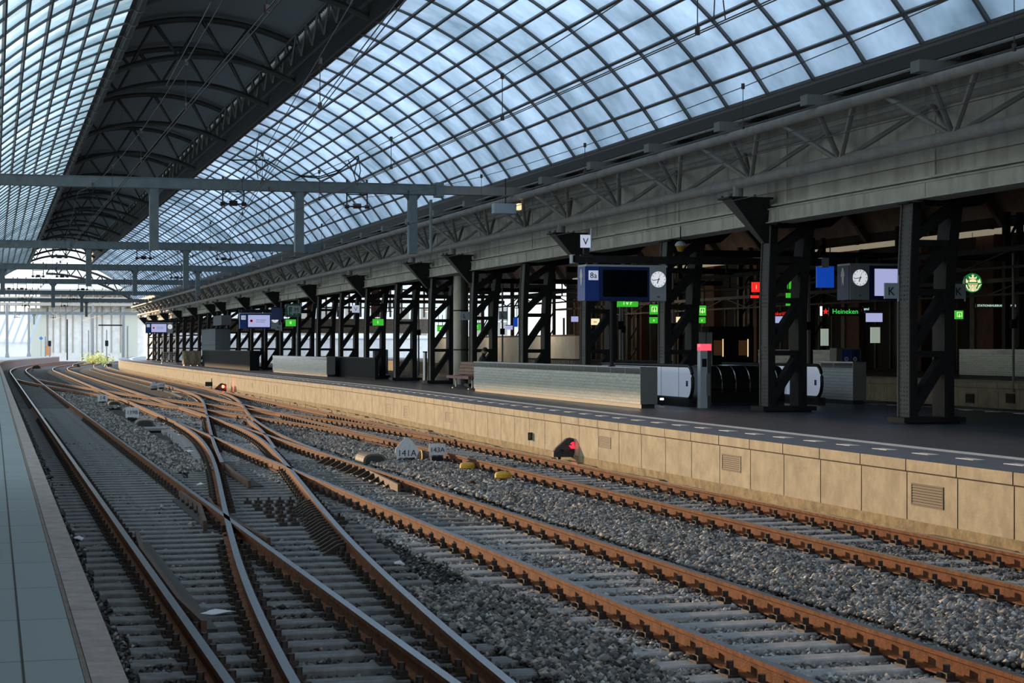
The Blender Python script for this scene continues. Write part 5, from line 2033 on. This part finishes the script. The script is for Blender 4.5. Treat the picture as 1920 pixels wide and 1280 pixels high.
number_plate(763, 869, .5, .46, '141A', 'gable shaped white plate numbered 141A between the tracks', 'diamond', .1, ts=.19)
number_plate(820, 866, .36, .28, '143A', 'rectangular white plate numbered 143A right of the 141A plate', ts=.15)
number_plate(248, 790, .44, .36, '139B', 'white plate numbered 139B beside the left crossover', ts=.18)
number_plate(192, 758, .42, .3, '14', 'small white plate starting with 14, half hidden beside a dark box', ts=.26)
number_plate(289, 731, .5, .4, '142B', 'far gable shaped white plate left of its twin', 'diamond', .08, ts=.17)
number_plate(303, 730, .4, .28, '141B', 'far rectangular white plate right of its gabled twin', ts=.16)
p = ground_at(848, 868)
t = thing('point_lamp', 'small yellow rimmed lamp between the 141A and 143A plates', 'lamp', tuple(ground_at(791, 866)))
mb = MB(); mb.tube([(0, 0, .14), (.08, .1, .14)], .11, 'grey_dome', 16); mb.build('drum', t)
mb = MB(); mb.tube([(-.02, 0, .14), (0, 0, .14)], .12, 'plate_yellow', 16); mb.build('rim', t)


def dome(px, py, w, l, h, label, m_='grey_dome', cat='motor cover', name='point_motor_cover'):
    p = ground_at(px, py)
    t = thing(name, label, cat, tuple(p))
    mb = MB()
    n = 10
    prof = [(-w / 2, 0)] + [(-w / 2 * math.cos(a) ** .6 if math.cos(a) > 0 else w / 2 * abs(math.cos(a)) ** .6, h * .35 + h * .65 * math.sin(a)) for a in np.linspace(0.05, math.pi - .05, n)] + [(w / 2, 0)]
    mb.prism(prof, 'y', 0, l, m_)
    mb.build('cover', t)
    mb = MB(); mb.prism([(a * .82, b2 * .85) for a, b2 in prof], 'y', -.012, 0, 'signal_black'); mb.build('end_face', t)


dome(703, 872, .5, .9, .24, 'grey rounded point motor cover left of the 141A plate')
dome(272, 799, .55, .8, .2, 'pale rimmed point motor cover right of the 139B plate')
dome(215, 762, .5, .8, .22, 'dark point motor cover right of the 14 plate')


def mushroom(px, py, label):
    p = ground_at(px, py, -.22)
    t = thing('axle_counter', label, 'track sensor', tuple(p))
    mb = MB(); mb.tube([(0, 0, 0), (0, 0, .12)], .09, 'iron', 12, r1=.07); mb.build('foot', t)
    mb = MB()
    for z0, z1, r0, r1_ in ((.11, .13, .12, .15), (.13, .19, .15, .15), (.19, .225, .15, .125), (.225, .24, .125, .05)):
        mb.tube([(0, 0, z0), (0, 0, z1)], r0, 'yellow', 20, r1=r1_)
    mb.build('cap', t)


mushroom(876, 889, 'left one of the two yellow capped track sensors in the ballast')
mushroom(943, 908, 'right one of the two yellow capped track sensors in the ballast')
t = thing('cable_plug', 'small rusty cable plug standing in the ballast left of the right sensor', 'plug', tuple(ground_at(885, 917, -.2)))
mb = MB(); mb.tube([(0, 0, 0), (0, 0, .12)], .06, 'rust', 10, r1=.08); mb.build('cup', t)
mb = MB(); mb.tube([(0, 0, .12), (0, 0, .15)], .05, 'fastener', 8); mb.build('bolt', t)


def slab(px, py, w, l, label, m_='concrete_slab', rz=0.05):
    p = ground_at(px, py, -.2)
    mb = MB()
    c = .09
    mb.prism([(-w / 2, 0), (-w / 2 + c * 3, -l / 2), (w / 2 - c, -l / 2), (w / 2, 0), (w / 2, l / 3), (-w / 2 + c, l / 2), (-w / 2, l / 4)], 'z', 0, .06, m_)
    o = mb.build('concrete_slab', None, tuple(p))
    o.rotation_euler = (0, 0, rz)
    tag(o, label, 'slab')


slab(611, 823, 1.0, 2.0, 'pale concrete slab lying in the ballast between the tracks')
slab(273, 805, 1.25, 1.2, 'pale concrete slab in the ballast below the 139B plate')
slab(346, 736, 1.2, 2.5, 'weathered slab beside the far number plates')
slab(1010, 903, .5, 3.0, 'flat buried cable trough lid right of the yellow sensors', 'stone_dark', .3)
slab(830, 888, .4, 3.0, 'flat buried cable trough lid left of the yellow sensors', 'stone_dark', .3)


def dwarf(px, py, label, lamp, scale=1.0, X=None):
    p = at(px, py, -0.2) if X is None else at_x(px, py, X)
    t = thing('dwarf_signal', label, 'signal', tuple(p), -.15)
    t.scale = (scale,) * 3
    prof = [(-.3, .05), (-.3, .16), (-.24, .24), (-.02, .44), (.04, .46), (.25, .41), (.27, .38), (.27, .05)]
    mb = MB(); mb.prism(prof, 'y', 0, .22, 'signal_black'); mb.build('housing', t)
    mb = MB(); mb.prism([(a * 1.03, b2 + .015) for a, b2 in prof], 'y', -.03, .0, 'iron_plate'); mb.prism([(a * .92, b2 * .93 + .01) for a, b2 in prof], 'y', -.034, -.029, 'signal_black'); mb.build('front_rim', t)
    for (x, z, m_, nm) in ((.11, .31, lamp, 'red_lamp'), (-.16, .15, 'black', 'dark_lens'), (.1, .15, 'black', 'dark_lens')):
        mb = MB(); mb.tube([(x, -.034, z), (x, -.045, z)], .075 if nm == 'red_lamp' else .06, m_, 20); o = mb.build(nm, t)
        mb = MB()
        for i in range(8):
            a0, a1 = math.pi * i / 8, math.pi * (i + 1) / 8
            mb.bar((x + .08 * math.cos(a0), -.08, z + .08 * math.sin(a0)), (x + .08 * math.cos(a1), -.08, z + .08 * math.sin(a1)), .1, .008, 'signal_black', up=(0, 1, 0) if False else (0, 0, 1))
        mb.build('hood', o)
    mb = MB(); mb.box(-.2, -.14, .03, .2, 0, .06, 'iron'); mb.box(.16, .24, .03, .2, 0, .06, 'iron'); mb.build('feet', t)
    return t


dwarf(1064, 861, 'black dwarf signal with a glowing red lamp at the foot of the near wall', 'red_lamp', .98, X=11.72)
dwarf(414, 736, 'far dwarf signal glowing orange red by the platform wall', 'orange_lamp', 1.1)
ld = bpy.data.lights.new('signal_glow', 'POINT'); ld.energy = 12; ld.color = (1, .05, .08); ld.shadow_soft_size = .06
lo = bpy.data.objects.new('signal_glow', ld); COL.objects.link(lo); q = at(414, 736, -.2); lo.location = (q.x + .12, q.y - .25, q.z + .33)
ld = bpy.data.lights.new('signal_glow', 'POINT'); ld.energy = 3; ld.color = (1, .05, .08); ld.shadow_soft_size = .06
lo = bpy.data.objects.new('signal_glow', ld); COL.objects.link(lo); q = at_x(1064, 861, 11.72); lo.location = (q.x + .14, q.y - .25, q.z + .3)
p = at_x(1001, 848, 11.95)
t = thing('track_number_sign', 'small dark sign with yellow number 142 on a post before the wall', 'sign', tuple(p), -.1)
mb = MB(); mb.box(-.14, .11, 0, .03, .28, .46, 'signal_black'); mb.build('plate', t)
text('142', t, (-.02, -.004, .37), .15, 'plate_yellow')
mb = MB(); mb.box(.05, .08, .03, .06, 0, .46, 'rust'); mb.build('post', t)
p = at(395, 724, .1)
t = thing('track_number_sign', 'far dark number sign left of the orange red signal', 'sign', (p.x, p.y, -.2))
mb = MB(); mb.box(-.3, .1, 0, .03, .3, .55, 'signal_black'); mb.build('plate', t)
mb = MB(); mb.box(.04, .08, .03, .06, 0, .75, 'rust'); mb.build('post', t)
for (px, py, lab, sc_) in ((68, 691, 'dark low point box where the left track starts to bend', 1.0), (143, 688, 'dark low point box between the far rails', 1.0), (203, 687, 'dark dwarf signal at the foot of the far platform ramp', .9)):
    p = at(px, py, -.2)
    t = thing('point_box', lab, 'track box', tuple(p))
    mb = MB(); mb.prism([(-.45, 0), (-.35, .3), (.2, .42), (.45, .2), (.5, 0)], 'y', 0, .6, 'signal_black'); mb.build('housing', t)
    mb = MB(); mb.box(-.3, .2, -.05, .05, .0, .1, 'iron'); mb.build('rod', t)

# dark rubble grid on the sleepers
t = thing('heater_grid', 'grid of small dark blocks bolted across the sleepers in the foreground crossing', 'block grid', (4.2, 26.6, -.17))
for r in range(7):
    for c in range(6):
        mb = MB()
        x = -.42 + c * .17 + (r % 2) * .05
        mb.box(x, x + .11, r * .6 - 1.8, r * .6 - 1.68, .0, .05, 'fastener')
        mb.tube([(x + .05, r * .6 - 1.74, .05), (x + .05, r * .6 - 1.74, .1)], .02, 'fastener', 5)
        mb.build('block', t)

# litter
LIT = [((0, 0), 404, 1151, .22, 'long scrap of white plastic on the sleepers in the left foreground'), ((0, 0), 148, 1011, .1, 'crumpled blue white wrapper by the left platform edge'),
       ((0, 0), 376, 909, .12, 'white paper scrap by the dark curved rail'), ((0, 0), 355, 847, .16, 'white paper scrap on the sleepers below the slab'),
       ((0, 0), 716, 898, .1, 'white crumpled tissue under the brace plates'), ((0, 0), 750, 1058, .08, 'flat white ticket on a sleeper end'), ((0, 0), 497, 823, .1, 'white tissue at the far crossing')]
for _, px, py, s_, lab in LIT:
    p = at(px, py, -.165)
    mb = MB()
    n = 7
    vs = [(0, 0, .05)] + [(s_ * random.uniform(.5, 1.1) * math.cos(2 * math.pi * i / n), s_ * random.uniform(.3, .6) * math.sin(2 * math.pi * i / n), random.uniform(0, .03)) for i in range(n)]
    mb.add(vs, [(0, 1 + i, 1 + (i + 1) % n) for i in range(n)], 'litter')
    mb.add([(v[0] * .9, v[1] * .9, v[2] - .01) for v in vs], [(0, 1 + (i + 1) % n, 1 + i) for i in range(n)], 'litter')
    o = mb.build('litter', None, tuple(p))
    tag(o, lab, 'litter')

# ================================================================== beyond the end of the roof
# white ribbed facade
FY = 330
t = thing('ribbed_facade', 'tall sunlit facade of white vertical ribs beyond the end of the roof', 'building', (0, FY, -.5))
mb = MB(); mb.box(8, 26, 0.6, 2, 0, 14, 'facade_white'); mb.build('wall', t)
mb = MB()
x = 9.2
while x < 24.5:
    mb.box(x, x + .2, .45, .6, 1.8, 10.0, 'facade_grey')
    x += random.choice((.95, 1.2, 1.6))
mb.build('ribs', t)['kind'] = 'stuff'
mb = MB()
for k, z in enumerate((10.0, 11.3, 12.4)):
    mb.box(-6, 40, -2.5, .5, z, z + (.5 if k != 1 else .25), 'facade_grey')
mb.build('floor_bands', t)
mb = MB(); mb.box(-6, 8, 0, 1, 0, 4.2, 'facade_white'); mb.build('low_wall', t)
mb = MB()
x = -5.5
while x < 40:
    mb.box(x, x + .25, -1.5, -1.2, 8.6, 12.5, 'facade_grey')
    x += random.choice((.8, 1.1, 1.5))
mb.build('mullions', t)['kind'] = 'stuff'
mb = MB(); mb.box(6.3, 9.0, -.4, .6, 0, 9.6, 'facade_green'); mb.build('pier', t)
mb = MB(); mb.box(22.6, 24.8, -.4, .6, 0, 9.6, 'facade_green'); mb.build('pier', t)
# pale inclined struts on the left
t = thing('strut_wall', 'row of pale blue inclined struts above a white wall at the far left', 'building', (0, 300, -.5))
for k in range(8):
    mb = MB(); mb.bar((-3.2 + k * 1.25, 0, 3.4), (-1.5 + k * 1.25, 0, 8.0), .45, .35, 'facade_blue'); mb.build('strut', t)
mb = MB(); mb.box(-5, 5.8, .4, .8, 0, 3.6, 'facade_white'); mb.build('wall', t)
mb = MB(); mb.box(-5, 6.5, -.3, .8, 7.8, 8.3, 'facade_blue'); mb.build('top_beam', t)
# second roof arch outline outside
t = thing('arched_bridge', 'dark steel arch with hanging gear seen beyond the roof end', 'arch', (0, 238, 0))
mb = MB()
for dz in (0, 1.1):
    pts = [(6.5 + 13.5 * u, 0, 11.6 + dz - 5.2 * u * u) for u in np.linspace(0, 1, 14)]
    mb.tube(pts, .16, 'iron', 6)
mb.build('chords', t)
mb = MB()
for i in range(9):
    u, v = i / 9, (i + .5) / 9
    mb.tube([(6.5 + 13.5 * u, 0, 11.6 - 5.2 * u * u), (6.5 + 13.5 * v, 0, 12.7 - 5.2 * v * v)], .08, 'iron', 5)
    u2 = (i + 1) / 9
    mb.tube([(6.5 + 13.5 * v, 0, 12.7 - 5.2 * v * v), (6.5 + 13.5 * u2, 0, 11.6 - 5.2 * u2 * u2)], .08, 'iron', 5)
mb.build('web', t)
mb = MB(); mb.box(6.8, 9.6, -.3, .3, 10.3, 10.9, 'iron'); mb.build('catwalk', t)
# masts beyond the end
mast = None
for (px, d, h, lab) in ((13, 250, 8.2, 'grey mast with a spreading foot at the far left platform'), (54, 275, 8.2, 'second grey mast on the far left platform'), (85, 300, 4, 'short dark post right of the far masts'),
                        (93, 300, 3, 'dark post carrying a black box at the far platform'), (126, 310, 7, 'thin dark pole before the white ribbed facade, leftmost'), (154, 300, 8, 'dark pole before the middle of the ribbed facade'),
                        (166, 296, 5, 'blue topped pole before the ribbed facade'), (174, 290, 9, 'thick grey pole before the right part of the ribbed facade'), (231, 262, 8, 'grey catenary mast at the far end of the right platform'), (239, 235, 5, 'thin lamp pole at the far end of the right platform'), (200, 290, 5, 'dark post carrying a signal before the facade')):
    p = at_d(px, 660, d)
    t = thing('mast', lab, 'mast', (p.x, p.y, 0))
    mb = MB(); mb.tube([(0, 0, 0), (0, 0, h)], .2 if px in (13, 54, 174, 231) else .11, 'pole_grey' if px != 126 else 'iron', 8); mb.build('pole', t)
    mb = MB(); mb.tube([(0, 0, 0), (0, 0, 1.6)], .5, 'pole_grey', 8, r1=.2); mb.build('foot', t) if px in (13, 54) else mb
    if px in (93, 200):
        mb = MB(); mb.box(-.25, .25, -.2, 0, 2.4, 3.3, 'dark_panel'); mb.build('box', t)
    if px in (231,):
        mb = MB(); mb.box(-3.5, 0, -.08, .08, 5.3, 5.5, 'iron'); mb.build('arm', t)
t = thing('diamond_sign', 'small blue diamond sign at the far left platform', 'sign', tuple(at_d(77, 634, 280)))
mb = MB(); mb.prism([(-.32, 0), (0, -.32), (.32, 0), (0, .32)], 'y', 0, .05, 'blue_sign'); mb.build('plate', t)
mb = MB(); mb.tube([(0, .06, -3), (0, .06, 0)], .04, 'pole_grey', 6); mb.build('pole', t)
t = thing('orange_hoarding', 'small orange panel behind the far posts', 'panel', tuple(at_d(90, 655, 308)))
mb = MB(); mb.box(-.5, .5, 0, .1, -1, .6, 'orange_paint'); mb.build('panel', t)
mb = MB(); mb.box(-.5, .5, -.02, .12, .6, .7, 'facade_grey'); mb.build('top_edge', t)
# yellow shrub at the platform ramp
vs_, n = [], 900
P = RNG.normal(0, 1, (n, 3)) * np.array([.9, 1.8, .42])
mb = MB()
base = at(185, 683, -.2)
for q in P:
    c = Vector((base.x + q[0], base.y + 4 + q[1], max(-.2, .35 + q[2])))
    a, b2 = Vector(RNG.normal(0, .16, 3)), Vector(RNG.normal(0, .16, 3))
    mb.add([c, c + a, c + a * .5 + b2, c + b2], [(0, 1, 2, 3)], 'bush')
tag(mb.build('shrub'), 'yellow green shrub growing at the far end of the right platform wall', 'shrub')
# bright scene behind the far columns on the right
t = thing('white_hoarding', 'long white sunlit hoarding seen through the far columns', 'hoarding', (17.5, 200, 0))
mb = MB(); mb.box(0, 36, 0, .3, -.5, 3.1, 'facade_white'); mb.build('panels', t)
mb = MB(); mb.box(0, 36, -.05, .35, 3.1, 3.25, 'facade_blue'); mb.build('top_rail', t)
mb = MB()
mb.box(17.3, 44.5, 186, 186.3, 3.7, 5.2, 'stone_dark')
mb.box(17.3, 44.5, 186, 186.3, 9.0, 9.4, 'stone_dark')
for z in (6.3, 7.4, 8.2):
    mb.box(17.3, 44.5, 186, 186.2, z, z + .14, 'stone_dark')
x = 17.6
q = 0
while x < 44.4:
    w = .9 if q % 5 == 0 else .16
    mb.box(x, x + w, 185.95, 186.25, 5.4, 9.0, 'stone_dark' if w < .5 else 'brick_dark')
    x += w + 1.05
    q += 1
for i in range(nv):
    (xa, za), (xb, zb) = vp[i], vp[i + 1]
    if min(za, zb) > 9.4:
        mb.add([(xa, 186, 9.3), (xb, 186, 9.3), (xb, 186, zb), (xa, 186, za)], [(0, 1, 2, 3)], 'brick_dark')
struct(mb.build('window_1'))
for y in (104, 118, 132, 146):  # made-up lamps, added to brighten the sand coloured wall
    t = thing('added_strip_light', 'added strip light over the far platform, lighting the sand coloured wall, at %d' % y if False else 'added warm strip light above the far platform, brightening the sand coloured wall', 'lamp', (34.6, y, 5.2), group='added strip lights above the far platform')
    mb = MB(); mb.box(-.08, .08, -.9, .9, 0, .08, 'warm_lamp'); mb.build('tube', t)
    mb = MB(); mb.box(-.1, .1, -.95, .95, .08, .14, 'iron'); mb.tube([(0, 0, .14), (0, 0, 3.4)], .015, 'iron', 5); mb.build('fixture', t)
    ld = bpy.data.lights.new('added_strip_glow', 'POINT'); ld.energy = 260; ld.color = (1, .8, .55); ld.shadow_soft_size = .3
    lo = bpy.data.objects.new('added_strip_glow', ld); COL.objects.link(lo); lo.location = (34.6, y, 4.9)
t = thing('station_building', 'pale brick building with window grid beyond the hall end', 'building', (18, 215, -.5))
mb = MB(); mb.box(0, 45, 0, 10, 0, 14, 'facade_white'); mb.build('wall', t)
for i in range(14):
    mb = MB(); mb.box(1 + i * 3.1, 2.6 + i * 3.1, -.05, .0, 4.2, 7.6, 'facade_grey'); w_ = mb.build('window', t)
    mb = MB(); mb.box(1.75 + i * 3.1, 1.85 + i * 3.1, -.1, -.05, 4.2, 7.6, 'facade_white'); mb.box(1 + i * 3.1, 2.6 + i * 3.1, -.1, -.05, 5.8, 5.95, 'facade_white'); mb.build('glazing_bars', w_)
mb = MB(); mb.box(0, 45, -.4, 0, 13.4, 14, 'orange_paint'); mb.build('cornice', t)
t = thing('tan_hoarding', 'sand coloured tiled wall lit behind the middle columns', 'wall', (36.3, 112, 1.1))
mb = MB(); mb.box(0, .3, 0, 40, 0, 1.9, 'facade_white'); mb.build('panels', t)
mb = MB(); mb.box(-.02, .32, 0, 40, 1.9, 2.0, 'stone_dark'); mb.build('coping', t)
